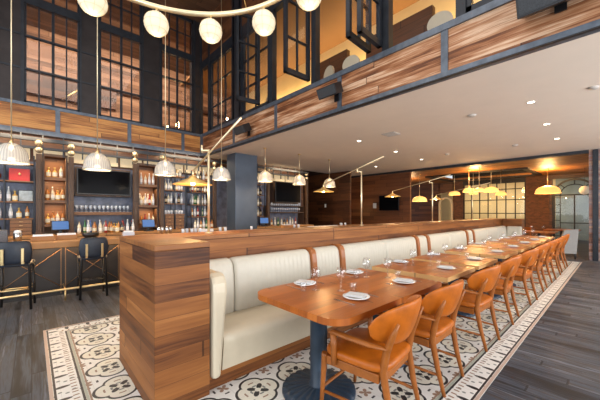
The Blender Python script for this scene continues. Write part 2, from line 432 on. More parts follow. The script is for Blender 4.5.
# mezzanine glazing over the dining room, with opened casements
def sash(name, p0, p1, z0, z1, cols, rows, par):
    """a glazed leaf from p0 to p1 (u,v), divided into panes"""
    p0 = Vector((*p0, 0)); p1 = Vector((*p1, 0)); L = (p1-p0).length; rz = math.atan2(p1.y-p0.y, p1.x-p0.x)
    T = Matrix.Translation(p0) @ Matrix.Rotation(rz, 4, 'Z')
    f = MB(); h = .035
    f.box(0, .06, -h, h, z0, z1, M=T).box(L-.06, L, -h, h, z0, z1, M=T).box(0, L, -h, h, z0, z0+.09, M=T).box(0, L, -h, h, z1-.06, z1, M=T)
    for k in range(1, cols): f.box(L*k/cols-.016, L*k/cols+.016, -.02, .02, z0, z1, M=T)
    for k in range(1, rows): zz = z0+(z1-z0)*k/rows; f.box(0, L, -.02, .02, zz-.018, zz+.018, M=T)
    o = f.build(name, M['steel'], par)
    MB().box(.03, L-.03, -.004, .004, z0+.03, z1-.03, M=T).build('pane', M['glass'], o)
    return o
ZT = 6.1
f = MB()
posts = [8.75, 7.25, 6.85, 5.50, 4.10, 2.50, 1.40, .9, -.6]
for v in posts: f.box(UF-.01, UF+.12, v-.06, v+.06, FT, 7.6)
f.box(UF-.01, UF+.12, 7.25, 6.85, FT, 7.6)
f.box(UF, UF+.12, -4.5, VF, ZT, ZT+.25)
o4 = struct('window_4', f, M['steel'])
sash('fixed_sash', (UF+.05, 8.69), (UF+.05, 7.31), FT+.01, ZT, 3, 3, o4)
sash('casement_sash', (UF-.03, 5.93), (3.50, 6.02), FT+.07, ZT, 2, 3, o4)
sash('casement_sash', (UF-.03, 4.20), (3.47, 4.22), FT+.07, ZT, 2, 3, o4)
sash('casement_sash', (UF-.03, 2.78), (3.47, 2.74), FT+.07, ZT, 2, 3, o4)
sash('casement_sash', (UF-.03, 2.58), (3.49, 2.55), FT+.07, ZT, 2, 3, o4)
sash('fixed_sash', (UF+.05, 6.79), (UF+.05, 5.6), FT+.01, ZT, 2, 3, o4)
sash('fixed_sash', (UF+.05, 1.34), (UF+.05, .96), FT+.01, ZT, 1, 3, o4)
sash('fixed_sash', (UF+.05, .84), (UF+.05, -.5), FT+.01, ZT, 3, 3, o4)
f = MB().box(UF, UF+.1, -4.5, VF, ZT+.25, 7.6)
struct('wall_mezzanine_upper', f, M['dado'])
# mezzanine rooms
struct('wall_mezzanine_back', B(-5, 12, 13.2, 13.3, VC+.6, 7.6), M['pale_wall'])
struct('wall_mezzanine_side', MB().box(7, 7.1, VF+.3, 13.19, VC+.6, 7.6).box(-5, -4.9, VF+.3, 13.19, VC+.6, 7.6), M['pale_wall'])
struct('trim_5', MB().box(-4.8, 6.9, 13.05, 13.2, 6.02, 6.15).box(1.6, 1.75, 13.05, 13.2, VC+.6, 6.0).box(-2.2, 2.4, 13.08, 13.19, 5.35, 6.02), M['dado'])  # beam and post, plus a dark band standing in for the room's darkness
struct('floor_mezzanine', MB().box(UF+.14, 7, -4.5, VF, VC+.6, FT-.06).box(-5, 12, VF+.3, 13.1, VC+.6, FT-.1), M['ceil_wood'])
struct('ceiling_mezzanine', B(UF+.12, 6.9, -4.5, 11.5, ZT+.2, ZT+.3), plain('ochre_ceiling', (.27,.13,.05), .7, 0, .05, 2))
struct('wall_mezzanine_dining', B(6.6, 6.7, -4.5, 11.4, 5.0, ZT+.2), M['amberwall'])
struct('wall_mezzanine_dado', B(6.5, 6.6, -4.5, 11.4, FT-.06, 5.02), M['dado'])
area('cove_light', (6.42, 3.5, 5.15), (0, PI, 0), .15, 13, 130, (1,.74,.36))
area('mezzanine_room_light', (5.3, 3.5, ZT+.15), (0, 0, 0), .3, 10, 15, (1,.72,.42))
area('mezzanine_glow', (1., 10.4, 7.2), (.6, 0, 0), 8, 1.2, 420, (1,.80,.60))
# right wall of the dining room, header and end walls
struct('wall_right', B(UE, UE+.1, -5, .62, 0, VC+.6), M['grey_wall'])
struct('trim_6', MB().box(UE-.03, UE, .42, .54, 0, VC-.01).box(UE-.03, UE+.12, .62, 9.6, VC-.09, VC), M['steel'])
struct('wall_television', B(UE, UE+.12, 6.15, 9.6, 0, VC), plank('red_plank_wall', 'xy', 'z', .17, 1.5, [(.07,.022,.008),(.15,.048,.016),(.20,.07,.024)], .45, .8, .7, .02))
struct('wall_bar_end', B(10.4, 10.5, 8.08, 11.5, 0, VC), M['dado'])
struct('wall_recess', MB().box(10.5, UE, 9.5, 9.6, 0, VC), M['pillar'])
struct('wall_back_bar', MB().box(-5, 8.9, 9.5, 9.6, 0, VC).box(8.8, 8.9, 9.6, 11.5, 0, VC).box(8.9, 10.4, 11.5, 11.6, 0, VC), M['dado'])
# the far dining room beyond the opening
struct('ceiling_far', MB().box(UE+.1, 14.2, -1, 10, VC-.10, VC).box(17.0, 24, -1, 10, VC-.10, VC).box(14.2, 17, -1, 2.6, VC-.10, VC).box(14.2, 17, 6.2, 10, VC-.10, VC), M['far_ceil'])
struct('ceiling_far_coffer', MB().box(14.1, 17.1, 2.5, 6.3, VC+.3, VC+.35).box(14.15, 14.2, 2.6, 6.2, VC, VC+.3).box(17, 17.05, 2.6, 6.2, VC, VC+.3), M['blackwood'])
struct('trim_7', MB().box(14.1, 14.22, 2.4, 6.4, VC-.16, VC-.1).box(16.98, 17.1, 2.4, 6.4, VC-.16, VC-.1).box(14.2, 17, 2.4, 2.6, VC-.16, VC-.1).box(14.2, 17, 6.2, 6.4, VC-.16, VC-.1), M['blackwood'])
UB = 18.
f = MB()
f.box(UB, UB+.3, 6.0, 6.45, 0, VC-.1).box(UB, UB+.3, 2.25, 3.15, 0, VC-.1)
struct('wall_far_brick', f, M['brick'])
f = MB().box(UB, UB+.2, 3.15, 6.0, 2.95, VC-.1).box(UB, UB+.2, 3.15, 6.0, 0, .85)
struct('wall_far_spandrel', f, M['blackwood'])
f = MB()
for k in range(8): v = 3.18+2.8*k/7; f.box(UB+.04, UB+.09, v-.022, v+.022, .85, 2.95)
for zz in (.87, 1.35, 2.05, 2.60, 2.93): f.box(UB+.04, UB+.09, 3.15, 6., zz-.022, zz+.022)
o = struct('window_5', f, M['blackwood']); B(UB+.06, UB+.066, 3.17, 5.98, .86, 2.94).build('pane', M['glass'], o)
struct('wall_far_back', B(20.4, 20.5, 2.3, 10, 0, VC-.1), M['creamwall'])
struct('wall_far_street', B(20.4, 20.5, -1, 2.3, 0, VC-.1), plain('grey_street_stone', (.22,.26,.24), .8, 0, .25, 1.5))  # grey patch standing in for daylight behind the arched glazing
def arch_frame(v0, v1, z0, zs, t, d, u):
    """arched surround: jambs and half ring, v0<v1, spring height zs"""
    f = MB(); f.box(u, u+d, v0-t, v0, z0, zs).box(u, u+d, v1, v1+t, z0, zs)
    vc = (v0+v1)/2; R = (v1-v0)/2; n = 14
    for k in range(n):
        a0 = PI*k/n; a1 = PI*(k+1)/n
        P = [(vc+r_*math.cos(q), zs+r_*math.sin(q)) for r_, q in ((R, a0), (R+t, a0), (R+t, a1), (R, a1))]
        vs = [(u, p[0], p[1]) for p in P]+[(u+d, p[0], p[1]) for p in P]
        f.add(vs, [(0,1,2,3),(7,6,5,4),(0,4,5,1),(1,5,6,2),(2,6,7,3),(3,7,4,0)])
    return f
# arched glazed door at right, arched doorway at left
f = MB().box(UB, UB+.2, 2.15, 2.25, 0, VC-.1).box(UB, UB+.2, -1, .55, 0, VC-.1).box(UB, UB+.2, .55, 2.15, 2.98, VC-.1)
f.box(UB, UB+.2, 6.45, 6.55, 0, VC-.1).box(UB, UB+.2, 7.30, 10, 0, VC-.1).box(UB, UB+.2, 6.5, 7.35, 2.55, VC-.1)
struct('wall_far_wood', f, M['dado'])
f = arch_frame(.72, 2.05, 0, 2.2, .08, .1, UB+.02)
for k in range(1, 4):
    a0 = PI*k/4; f.tube([(UB+.07, 1.385+.48*math.cos(a0), 2.2+.48*math.sin(a0)), (UB+.07, 1.385+.66*math.cos(a0), 2.2+.66*math.sin(a0))], .02, 6)
f.tube([(UB+.07, 1.385+.48*math.cos(PI*k/12), 2.2+.48*math.sin(PI*k/12)) for k in range(13)], .022, 6)
f.box(UB+.05, UB+.09, .72, 2.05, 2.17, 2.23)
for v in (.90, 1.87): f.box(UB+.05, UB+.09, v-.015, v+.015, 0, 2.2)
for k in range(6): f.box(UB+.05, UB+.09, .72, .90, .3+k*.36, .33+k*.36).box(UB+.05, UB+.09, 1.87, 2.05, .3+k*.36, .33+k*.36)
f.box(UB+.05, UB+.09, 1.36, 1.41, 0, 2.2).box(UB+.05, UB+.09, .9, 1.87, .9, .94)
o = struct('window_6', f, M['blackwood'])
B(UB+.065, UB+.07, .74, 2.03, .02, 2.2).build('pane', M['glass'], o)
struct('door_1', arch_frame(6.62, 7.22, 0, 1.9, .09, .14, UB-.1), M['whitebrown'])
# ------------------------------------------------------------------ lights of the place: ceiling downlights
DL = [(6.13, 1.0), (7.9, 1.03), (9.65, 1.06), (6.22, 4.54), (8.13, 4.58), (10.0, 4.66), (10.2, 6.63), (6.13, -1.6)]
proto = None
for i, (u, v) in enumerate(DL):
    if proto is None:
        proto = thing('ceiling_downlight', '', 'ceiling light', (u, v, VC), 0, 'recessed downlights in the taupe ceiling')
        MB().lathe([(.052, 0), (.052, -.006), (.066, -.006), (.066, 0)], 20).build('trim_ring', M['offlens'], proto)
        MB().lathe([(0, -.002), (.052, -.002)], 20).build('lamp_lens', M['lens'], proto); t = proto
    else: t = dup(proto, (u, v, VC))
    t['label'] = 'small lit recessed downlight in the taupe ceiling, ' + ['nearest over the armchairs','second over the armchairs','third over the armchairs','nearest over the bar side','second over the bar side','third over the bar side','deepest above the bar end','outermost at the right'][i]
    spot('downlight_beam', (u, v, VC-.03), 90, (1,.80,.55), 95)
for i, (u, v, r_, lab) in enumerate([(6.13, 1.89, .075, 'round smoke detector on taupe ceiling, nearest of the detectors'), (6.07, .26, .06, 'round smoke detector on ceiling close to right edge'),
        (9.66, 3.69, .07, 'round ceiling detector above the distant part of banquette'), (9.74, 1.94, .07, 'round ceiling detector near the dark header beam')]):
    o = MB().lathe([(0, -.03), (r_*.7, -.03), (r_, -.012), (r_, 0)], 20).build('smoke_detector', M['offlens'], loc=(u, v, VC)); tag(o, lab, 'smoke detector', 'detectors on the taupe ceiling')
f = MB().box(-.16, .16, -.16, .16, -.012, 0)
for k in range(6): f.box(-.14, .14, -.13+k*.05, -.11+k*.05, -.018, -.012)
tag(f.build('ceiling_vent', M['offlens'], loc=(6.22, 3.63, VC)), 'square flush air vent in the taupe ceiling', 'vent')

# ------------------------------------------------------------------ partition with end block
t = thing('wooden_partition', 'long low teak boarded partition with block end behind the banquette', 'partition', (.62, 2.15, 0))
B(0, .40, 0, 1.09, 0, 1.15).build('end_block', M['wood'], t, bev=.004)
B(-.002, .402, -.002, 1.092, 1.15, 1.19).build('block_top', M['woodtop'], t, bev=.004)
B(.40, 11.78, .62, 1.09, 0, 1.15).build('wall_panel', M['wood'], t)
B(.402, 11.78, .60, 1.092, 1.15, 1.19).build('cap', M['woodtop'], t, bev=.004)
B(10.98+.4, 11.78, .05, .60, 0, 1.19).build('end_return', M['wood'], t, bev=.004)

# ------------------------------------------------------------------ banquette
bq = thing('banquette', 'long ivory leather banquette with ribbed backs running along the partition', 'banquette', (1.04, 2.15, 0))
EU = 10.9
B(0, EU, .05, .58, 0, .135).build('plinth', M['wood'], bq)
# seat: profile extruded along x with soft gathers at the near end
f = MB(); prof = []
pf = [(.03, .135), (.025, .20), (.012, .28), (-.005, .36), (.0, .405), (.03, .432), (.10, .445), (.30, .44), (.46, .43), (.46, .135)]
n = 90; m_ = len(pf); vs = []; x0_, x1_ = .10, EU
for i in range(n+1):
    tt = (i/n)**1.6; x_ = x0_+(x1_-x0_)*tt
    for j, (yy, zz) in enumerate(pf):
        wv = .006*math.sin(x_*38+zz*9)*max(0, 1-(x_-.1)/.7) if 1 <= j <= 4 else 0
        vs.append((x_, yy+wv, zz))
f.add(vs, [(i*m_+j, (i+1)*m_+j, (i+1)*m_+j+1, i*m_+j+1) for i in range(n) for j in range(m_-1)], 0, True)
f.add(vs[:m_], [tuple(range(m_))]); f.add(vs[-m_:], [tuple(range(m_))[::-1]])
f.build('seat_cushion', M['cream'], bq)
# backs
def back_mesh(L):
    f = MB(); pf = [(.52, .40), (.43, .42), (.425, .60), (.44, .80), (.455, .89), (.475, .93), (.51, .952), (.56, .955), (.595, .94), (.595, .40)]
    n = max(6, int(L/.012)); m_ = len(pf); vs = []
    for i in range(n+1):
        x_ = L*i/n; edge = min(x_, L-x_); ro = .02*max(0, 1-edge/.035)**2
        rib = .0055*abs(math.sin(PI*x_/.065))
        for j, (yy, zz) in enumerate(pf):
            k = 1 if 1 <= j <= 5 else 0
            vs.append((x_, yy-rib*k+ro*(1 if j < 8 else 0), zz-ro*.8*(1 if 4 < j < 9 else 0)))
    f.add(vs, [(i*m_+j, (i+1)*m_+j, (i+1)*m_+j+1, i*m_+j+1) for i in range(n) for j in range(m_-1)], 0, True)
    f.add(vs[:m_], [tuple(range(m_))]); f.add(vs[-m_:], [tuple(range(m_))[::-1]])
    return f
cuts = [(1.10, 1.49, 0), (1.50, 2.56, 0), (2.64, 3.12, 0), (3.20, 4.30, 0), (4.31, 5.36, 0), (5.44, 5.82, 0), (5.90, 6.96, 0), (6.97, 8.02, 0), (8.10, 8.50, 0), (8.58, 9.7, 0), (9.71, 10.8, 0), (10.81, 11.93, 0)]
for a, b, _ in cuts: back_mesh(b-a).build('back_cushion', M['cream_back'], bq, loc=(a-1.04, 0, 0))
for u in (2.60, 3.16, 5.40, 5.86, 8.06, 8.54):
    f = MB(); pf = [(.40, .42), (.395, .60), (.41, .80), (.425, .90), (.45, .95), (.51, .972), (.595, .965), (.595, .42)]
    vs = [(s1*.04, a, b) for s1 in (-1, 1) for a, b in pf]; m_ = len(pf)
    f.add(vs, [(j, j+1, m_+j+1, m_+j) for j in range(m_-1)]+[tuple(range(m_))[::-1], tuple(range(m_, 2*m_))])
    f.build('divider_strap', M['tan'], bq, loc=(u-1.04, 0, 0), bev=.008, label='tan leather vertical divider')
# end wing
pts = [(-.01, .10), (-.01, .78), (.0, .85), (.03, .90), (.08, .925), (.16, .92), (.25, .925), (.58, .94), (.58, .10)]
f = MB(); m_ = len(pts)
f.add([((.075+.06*min(1, max(0, (b-.25)/.55))) if s1 else 0, a, b) for s1 in (0, 1) for a, b in pts], [tuple(range(m_)), tuple(range(m_, 2*m_))[::-1]]+[(j, m_+j, m_+(j+1) % m_, (j+1) % m_) for j in range(m_)], 0)
f.build('end_wing', M['cream'], bq, bev=.03)
# return at the far end
f = MB().box(EU-.16, EU-.02, .02, .43, .13, .945)
f.build('far_wing', M['cream_back'], bq, bev=.04)

# ------------------------------------------------------------------ tables
def pedestal(par, x):
    f = MB().lathe([(.0, .80-.08), (.13, .715), (.13, .70), (.068, .69), (.068, .07), (.085, .055)], 24, (x, 0, 0))
    f.build('pedestal_column', M['navy'], par)
    f = MB(); n = 72; prof = [(.075, .058), (.14, .05), (.24, .032), (.29, .018), (.292, .004), (0, .004)]
    vs = []
    for k in range(n):
        q = 2*PI*k/n; up = .010 if k % 3 else -.004
        for i, (r_, z_) in enumerate(prof): vs.append((x+r_*math.cos(q), r_*math.sin(q), z_+(up*min(1, r_/.24) if 0 < i < 4 else 0)))
    f.add(vs, [(k*6+i, ((k+1) % n)*6+i, ((k+1) % n)*6+i+1, k*6+i+1) for k in range(n) for i in range(5)], 0, True)
    f.build('fluted_base', M['navy'], par)
def rrect(x0, x1, y0, y1, r0, r1):
    """corner radius r0 on the x0 side, r1 on the x1 side"""
    P = []
    for cx, cy, rr, a in ((x1-r1, y1-r1, r1, 0), (x0+r0, y1-r0, r0, 90), (x0+r0, y0+r0, r0, 180), (x1-r1, y0+r1, r1, 270)):
        for k in range(9): q = math.radians(a+90*k/8); P.append((cx+rr*math.cos(q), cy+rr*math.sin(q)))
    return P
ordn = ['nearest long table with rounded corners', 'second table', 'third table', 'fourth table', 'fifth table', 'sixth table', 'seventh table', 'eighth table', 'farthest table']
TB = [(1.36, 2.90), (3.10, 3.94), (4.06, 4.92), (5.28, 6.16), (6.34, 7.22), (7.40, 8.28), (8.46, 9.34), (9.52, 10.40)]
VT = 1.625; HV = .475; HW = .445
proto_t = None
for i, (a, b) in enumerate(TB):
    L = b-a; cx = (a+b)/2
    lab = 'long four seat glossy wooden table with rounded corners, nearest in the row' if i == 0 else 'square two seat wooden table with pale edge, %s along the banquette' % ordn[i].split()[0]
    if i == 0:
        t = thing('dining_table', lab, 'table', (cx, VT, 0), 0, 'tables along the banquette')
        MB().prism(rrect(-L/2, -.003, -HV, HV, .15, .004), .705, .75).build('tabletop', M['table'], t, bev=.007)
        MB().prism(rrect(.0, L/2, -HV, HV, .004, .02), .705, .75).build('tabletop', M['table'], t, bev=.007)
        pedestal(t, -L/2+.33); pedestal(t, L/2-.36)
    elif proto_t is None:
        t = proto_t = thing('dining_table', lab, 'table', (cx, VT, 0), 0, 'tables along the banquette')
        MB().prism(rrect(-L/2+.01, L/2-.01, -HW+.01, HW-.01, .01, .01), .704, .7515).build('tabletop', M['table'], t)
        B(-L/2, -L/2+.01, -HW, HW, .705, .751).box(L/2-.01, L/2, -HW, HW, .705, .751).box(-L/2, L/2, -HW, -HW+.01, .705, .751).box(-L/2, L/2, HW-.01, HW, .705, .751).build('edge_band', M['table_edge'], t)
        pedestal(t, 0)
    else: dup(proto_t, (cx, VT, 0), 0, lab)

# ------------------------------------------------------------------ armchairs
def make_chair():
    t = thing('dining_armchair', '', 'armchair', (0, 0, 0), 0, 'cognac leather armchairs in a row')
    MB().slab(0, .01, .262, .245, .415, .475, 4.5, 40, .028, 0, .012).build('seat', M['leather'], t)
    f = MB().box(-.225, .225, .205, .235, .355, .412).box(-.20, .20, -.205, -.175, .355, .412)
    f.box(-.245, -.215, -.18, .21, .355, .412).box(.215, .245, -.18, .21, .355, .412)
    f.build('seat_frame', M['chairwood'], t, bev=.004)
    for s1 in (-1, 1):
        MB().tube([(s1*.238, .262, 0), (s1*.236, .245, .22), (s1*.236, .232, .40), (s1*.236, .228, .425)], [.013, .018, .022, .022], 10).build('leg', M['chairwood'], t)
        MB().tube([(s1*.205, -.285, 0), (s1*.208, -.235, .20), (s1*.212, -.195, .42), (s1*.215, -.220, .56), (s1*.217, -.262, .67), (s1*.217, -.295, .745)], [.014, .021, .026, .024, .019, .009], 10, flat=.95).build('leg', M['chairwood'], t)
        MB().tube([(s1*.262, .135, .385), (s1*.266, .135, .50), (s1*.268, .135, .595)], [.021, .020, .024], 8).build('arm_post', M['chairwood'], t)
        MB().tube([(s1*.268, .162, .598), (s1*.270, .13, .610), (s1*.272, .02, .603), (s1*.262, -.12, .590), (s1*.225, -.225, .578)], [.020, .030, .030, .026, .018], 10, flat=.55).build('armrest', M['chairwood'], t)
    MB().tube([(-.237, .246, .18), (.237, .246, .18)], .011, 8).build('stretcher', M['chairwood'], t)
    for s1 in (-1, 1): MB().tube([(s1*.237, .25, .15), (s1*.207, -.245, .15)], .011, 8).build('stretcher', M['chairwood'], t)
    f = MB(); vs = []; n = 34; g = 18
    for i in range(n+1):
        sx = -1+2*i/n; h = .142*max(.0, 1-abs(sx)**3.0)**.5+.002
        for k in range(g):
            q = 2*PI*k/g; th = .024*math.cos(q)*(1-.75*abs(sx)**8); zz = .705+h*math.copysign(abs(math.sin(q))**.8, math.sin(q))
            yy = -.295+.16*abs(sx)**2.2+th-(zz-.71)*.30
            vs.append((.280*sx, yy, zz+.012*(1-sx*sx)))
    f.add(vs, [(i*g+k, (i+1)*g+k, (i+1)*g+(k+1) % g, i*g+(k+1) % g) for i in range(n) for k in range(g)]+[tuple(range(g)), tuple(n*g+k for k in range(g))[::-1]], 0, True)
    f.build('backrest', M['leather'], t)
    return t
ch = make_chair()
CU = [1.79, 2.53, 3.62, 4.65, 5.80, 6.88, 7.90, 8.95, 10.0]
nth = ['nearest of the row, left arm in full view', 'second from the near end', 'third from the near end', 'fourth from the near end', 'fifth from the near end', 'sixth from the near end', 'third from the far end', 'second from the far end', 'farthest of the row']
for i, u in enumerate(CU):
    lab = 'cognac leather oak armchair, '+nth[i]
    rz = math.radians([7, 1, -2, 3, -2, 1, -2, 2, 0][i])
    if i == 0: ch.location = (u, 1.21, .004); ch.rotation_euler = (0, 0, rz); ch['label'] = lab
    else: dup(ch, (u, 1.20+random.uniform(-.01, .01), .004), rz, lab)

# ------------------------------------------------------------------ place settings
TZ = .7505
seats = [(1.86, 0), (2.60, 0), (3.60, 1), (4.60, 2), (5.72, 3), (6.80, 4), (7.84, 5), (8.90, 6), (9.96, 7)]
def mk(name, mb, mat, cat, grp, parts=()):
    t = mb.build(name, mat); tag(t, '', cat, grp); return t
plate = mk('dinner_plate', MB().lathe([(0, .004), (.06, .004), (.075, .012), (.103, .016), (.105, .019), (.075, .017), (.06, .009), (0, .009)], 32), M['white'], 'plate', 'white plates on the tables')
nf = MB()
for k, (w_, h_) in enumerate(((.05, .075), (.045, .07))):
    nf.box(-w_, w_, -h_, h_, .020+k*.007, .0265+k*.007)
napk = mk('folded_napkin', nf, M['linen'], 'napkin', 'folded napkins on the plates')
glass = mk('wine_glass', MB().lathe([(.0, .002), (.034, .003), (.033, .006), (.006, .011), (.0045, .08), (.012, .088), (.032, .108), (.041, .135), (.037, .175), (.031, .20), (.029, .2005)], 24), M['clear'], 'wine glass', 'wine glasses on the tables')
tumb = mk('water_tumbler', MB().lathe([(0, .002), (.025, .002), (.030, .075), (.029, .0755)], 20), M['clear'], 'tumbler', 'water tumblers on the tables')
kn = MB().box(-.006, .006, -.10, .0, 0, .004).box(-.009, .009, 0, .10, .0, .003)
knife = mk('table_knife', kn, M['cutlery'], 'knife', 'knives on the tables')
fk = MB().box(-.004, .004, -.10, .04, 0, .004).box(-.011, .011, .04, .055, 0, .004)
for k in range(4): fk.box(-.011+k*.0066, -.0085+k*.0066, .055, .095, 0, .004)
fork = mk('table_fork', fk, M['cutlery'], 'fork', 'forks on the tables')
first = {}
for si, (u, ti) in enumerate(seats):
    tn = ['the left half of the nearest table', 'the right half of the nearest table', 'the second table', 'the third table', 'the fourth table', 'the fifth table', 'the sixth table', 'the seventh table', 'the farthest table'][si]
    for side in (0, 1):
        sd = 'banquette side' if side else 'armchair side'
        v = VT+(.34 if side else -.24 if si < 2 else -.24); rz = PI if side else 0; d = -1 if side else 1
        for key, src, loc, r_, lab in (
            ('p', plate, (u, v, TZ), 0, 'white dinner plate, %s of %s' % (sd, tn)),
            ('n', napk, (u, v, TZ), .5 if side else .3, 'grey folded napkin on the plate, %s of %s' % (sd, tn)),
            ('g', glass, (u+.07*d, v+.21*d, TZ), 0, 'clear stemmed wine glass, %s of %s' % (sd, tn)),
            ('t', tumb, (u+.16*d, v+.15*d, TZ), 0, 'clear water tumbler, %s of %s' % (sd, tn)),
            ('k', knife, (u+.15*d, v, TZ), rz, 'steel knife right of the plate, %s of %s' % (sd, tn)),
            ('f', fork, (u-.15*d, v, TZ), rz, 'steel fork left of the plate, %s of %s' % (sd, tn))):
            if key in first: o = src.copy(); C.objects.link(o)
            else: o = src; first[key] = 1
            o.location = loc; o.rotation_euler = (0, 0, r_); o['label'] = lab

# ------------------------------------------------------------------ brass swing lamps on the partition
def lamp(u, off, back, lab):
    t = thing('swing_arm_lamp', lab, 'lamp', (u, 2.98, 1.19), 0, 'brass swing lamps standing on the partition')
    ux, uy = off; L = math.hypot(ux, uy); near = u < 2
    MB().lathe([(0, 0), (.04, 0), (.04, .01), (.012, .014), (0, .014)], 16).build('foot', M['palebrass'], t)
    zp = .90 if near else .93
    MB().tube([(0, 0, .01), (0, 0, zp)], .0125, 10).build('post', M['palebrass'], t)
    px_, py_ = ux/L*-.0-.055, uy/L*.0+.045
    MB().tube([(0, 0, zp-.012), (px_, py_, zp-.012)], .012, 8).tube([(px_, py_, zp-.035), (px_, py_, zp+.045)], .011, 8).build('pivot', M['palebrass'], t)
    p0 = Vector((px_, py_, zp+.035)); e1 = Vector((ux, uy, .80-.0)); dr = (e1-p0); e0 = p0-dr*back
    if near: e1 = Vector((-.06, .27, .69)); e0 = Vector((.10, -.50, 1.145))
    MB().tube([e0, e1], .010, 8).build('rod', M['palebrass'], t)
    MB().tube([e1, e1+Vector((0, 0, -.05))], .012, 8).build('lamp_socket', M['palebrass'], t)
    c = e1+Vector((0, 0, -.05))
    MB().lathe([(.018, .0), (.035, -.005), (.05, -.03), (.212, -.098), (.216, -.104), (.205, -.100), (.045, -.036), (.018, -.01)], 32, c).build('cone_shade', M['shade'], t)
    MB().lathe([(0, -.02), (.014, -.03), (.02, -.045), (.028, -.075), (.022, -.10), (0, -.112)], 14, c).build('light_bulb', M['bulb'], t)
    point('lamp_glow', (u+c.x, 2.98+c.y, 1.19+c.z-.14), 13, (1,.62,.28), .03)
lamp(1.40, (-.06, .27), 1.45, 'pale brass swing arm lamp, nearest of those on the partition')
lamp(4.15, (.33, 1.19), .56, 'pale brass swing arm lamp, second along the partition')
lamp(6.95, (.33, 1.22), .45, 'pale brass swing arm lamp, third along the partition, before the wall screen')
lamp(9.70, (.33, 1.19), .5, 'pale brass swing arm lamp, farthest on the partition')

# ------------------------------------------------------------------ dome pendants over the bar
def pendant(u, v, zb, ztop, R, lab, matd, pw, col, seg=28, h=None):
    t = thing('dome_pendant', lab, 'pendant lamp', (u, v, zb), 0, 'glass dome pendants over the bar')
    h = h or R*1.12
    prof = [(R*.99, 0), (R*1.0, R*.08), (R*.95, R*.13), (R*.945, R*.32), (R*.86, R*.62), (R*.68, R*.86), (R*.40, R*1.04), (R*.12, R*1.12)]
    inner = [(a-.006 if a > .02 else a, b-.006) for a, b in prof[::-1]]
    MB().lathe([(a, b*h/(R*1.12)) for a, b in prof+inner+[prof[0]]], seg).build('glass_dome', matd, t)
    MB().lathe([(0, h+.07), (.016, h+.065), (.02, h+.03), (.035, h+.0), (.02, h-.02), (0, h-.02)], 14).build('cap', M['brass'], t)
    MB().tube([(0, 0, h+.05), (0, 0, ztop-zb)], .0085, 8).build('rod', M['palebrass'], t)
    if ztop < 4: MB().lathe([(0, ztop-zb), (.05, ztop-zb), (.05, ztop-zb-.02), (0, ztop-zb-.03)], 16).build('canopy', M['brass'], t)
    MB().lathe([(0, h-.03), (.018, h-.05), (.03, h-.09), (0, h-.13)], 12).build('light_bulb', M['bulb'], t)
    if pw: point('pendant_glow', (u, v, zb+.03), pw, col, .05)
    return t
pn = ['leftmost of all', 'second from left, before the bar screen', 'third from left', 'fourth from left, beside steel column']
HS = 1.42
for i, u in enumerate((-.25, .94, 2.20, 3.56)):
    pendant(u, 6.85, 2.24, 7.6, .235, 'large ribbed glass dome pendant on long rod, '+pn[i], M['dome'], 16, (1,.75,.45), 28, .235*HS)
for i, u in enumerate((4.92, 6.24, 7.66)):
    pendant(u, 6.85, 2.29, VC, .215, 'ribbed glass dome pendant under the taupe ceiling, '+['nearest', 'middle', 'farthest'][i], M['warmdome'], 12, (1,.70,.38), 28, .215*HS)
far = [(13.5, 4.27, 2.25, .24, 'second left'), (14.9, 3.83, 2.3, .30, 'big one before the lit window'), (16.9, 3.93, 2.25, .24, 'deepest right'), (15.2, 5.45, 2.25, .26, 'beside the arched doorway'),
       (12.9, 3.72, 2.22, .2, 'small one at left of cluster'), (15.6, 4.75, 2.28, .2, 'deep middle one'), (15.2, 1.95, 2.16, .42, 'wide one before brick pier'), (13.1, 6.2, 1.9, .33, 'beside the wall screen')]
for u, v, z_, R, lab in far:
    t = pendant(u, v, z_, VC+.3 if 14.2 < u < 17 and 2.6 < v < 6.2 else VC-.10, R, 'glowing amber glass dome pendant in the far room, '+lab, M['amberdome'], 14, (1,.60,.25), 20, R*.75)
    t['group'] = 'amber pendants in the far room'
t = thing('globe_pendant', 'round white glowing globe at the far arched window', 'pendant lamp', (15.9, .93, 2.1))
MB().lathe([(.17*math.sin(PI*k/12)+.0001, .17-.17*math.cos(PI*k/12)) for k in range(13)], 20).build('glass_globe', M['globe'], t)
MB().tube([(0, 0, .34), (0, 0, VC-.1-2.1)], .006, 6).build('cord', M['black'], t)
point('far_room_glow', (14.5, 7.5, 2.6), 70, (1,.6,.28), .3)  # bare points without fixtures, added to brighten the far room and its ceiling
point('far_room_glow', (15.5, 2.0, 2.75), 110, (1,.58,.22), .2)
point('far_room_glow', (13.4, 4.0, 2.8), 90, (1,.58,.22), .2)
area('far_window_light', (19.6, 4.5, 2.0), (PI/2, 0, -PI/2), 5, 2, 50, (1,.78,.46))  # unseen wash added to light the cream wall behind the grid window
area('far_window_day', (19.2, .9, 1.8), (PI/2, 0, -PI/2), 2, 2, 12, DAY)  # added area light that brightens the grey patch behind the arch

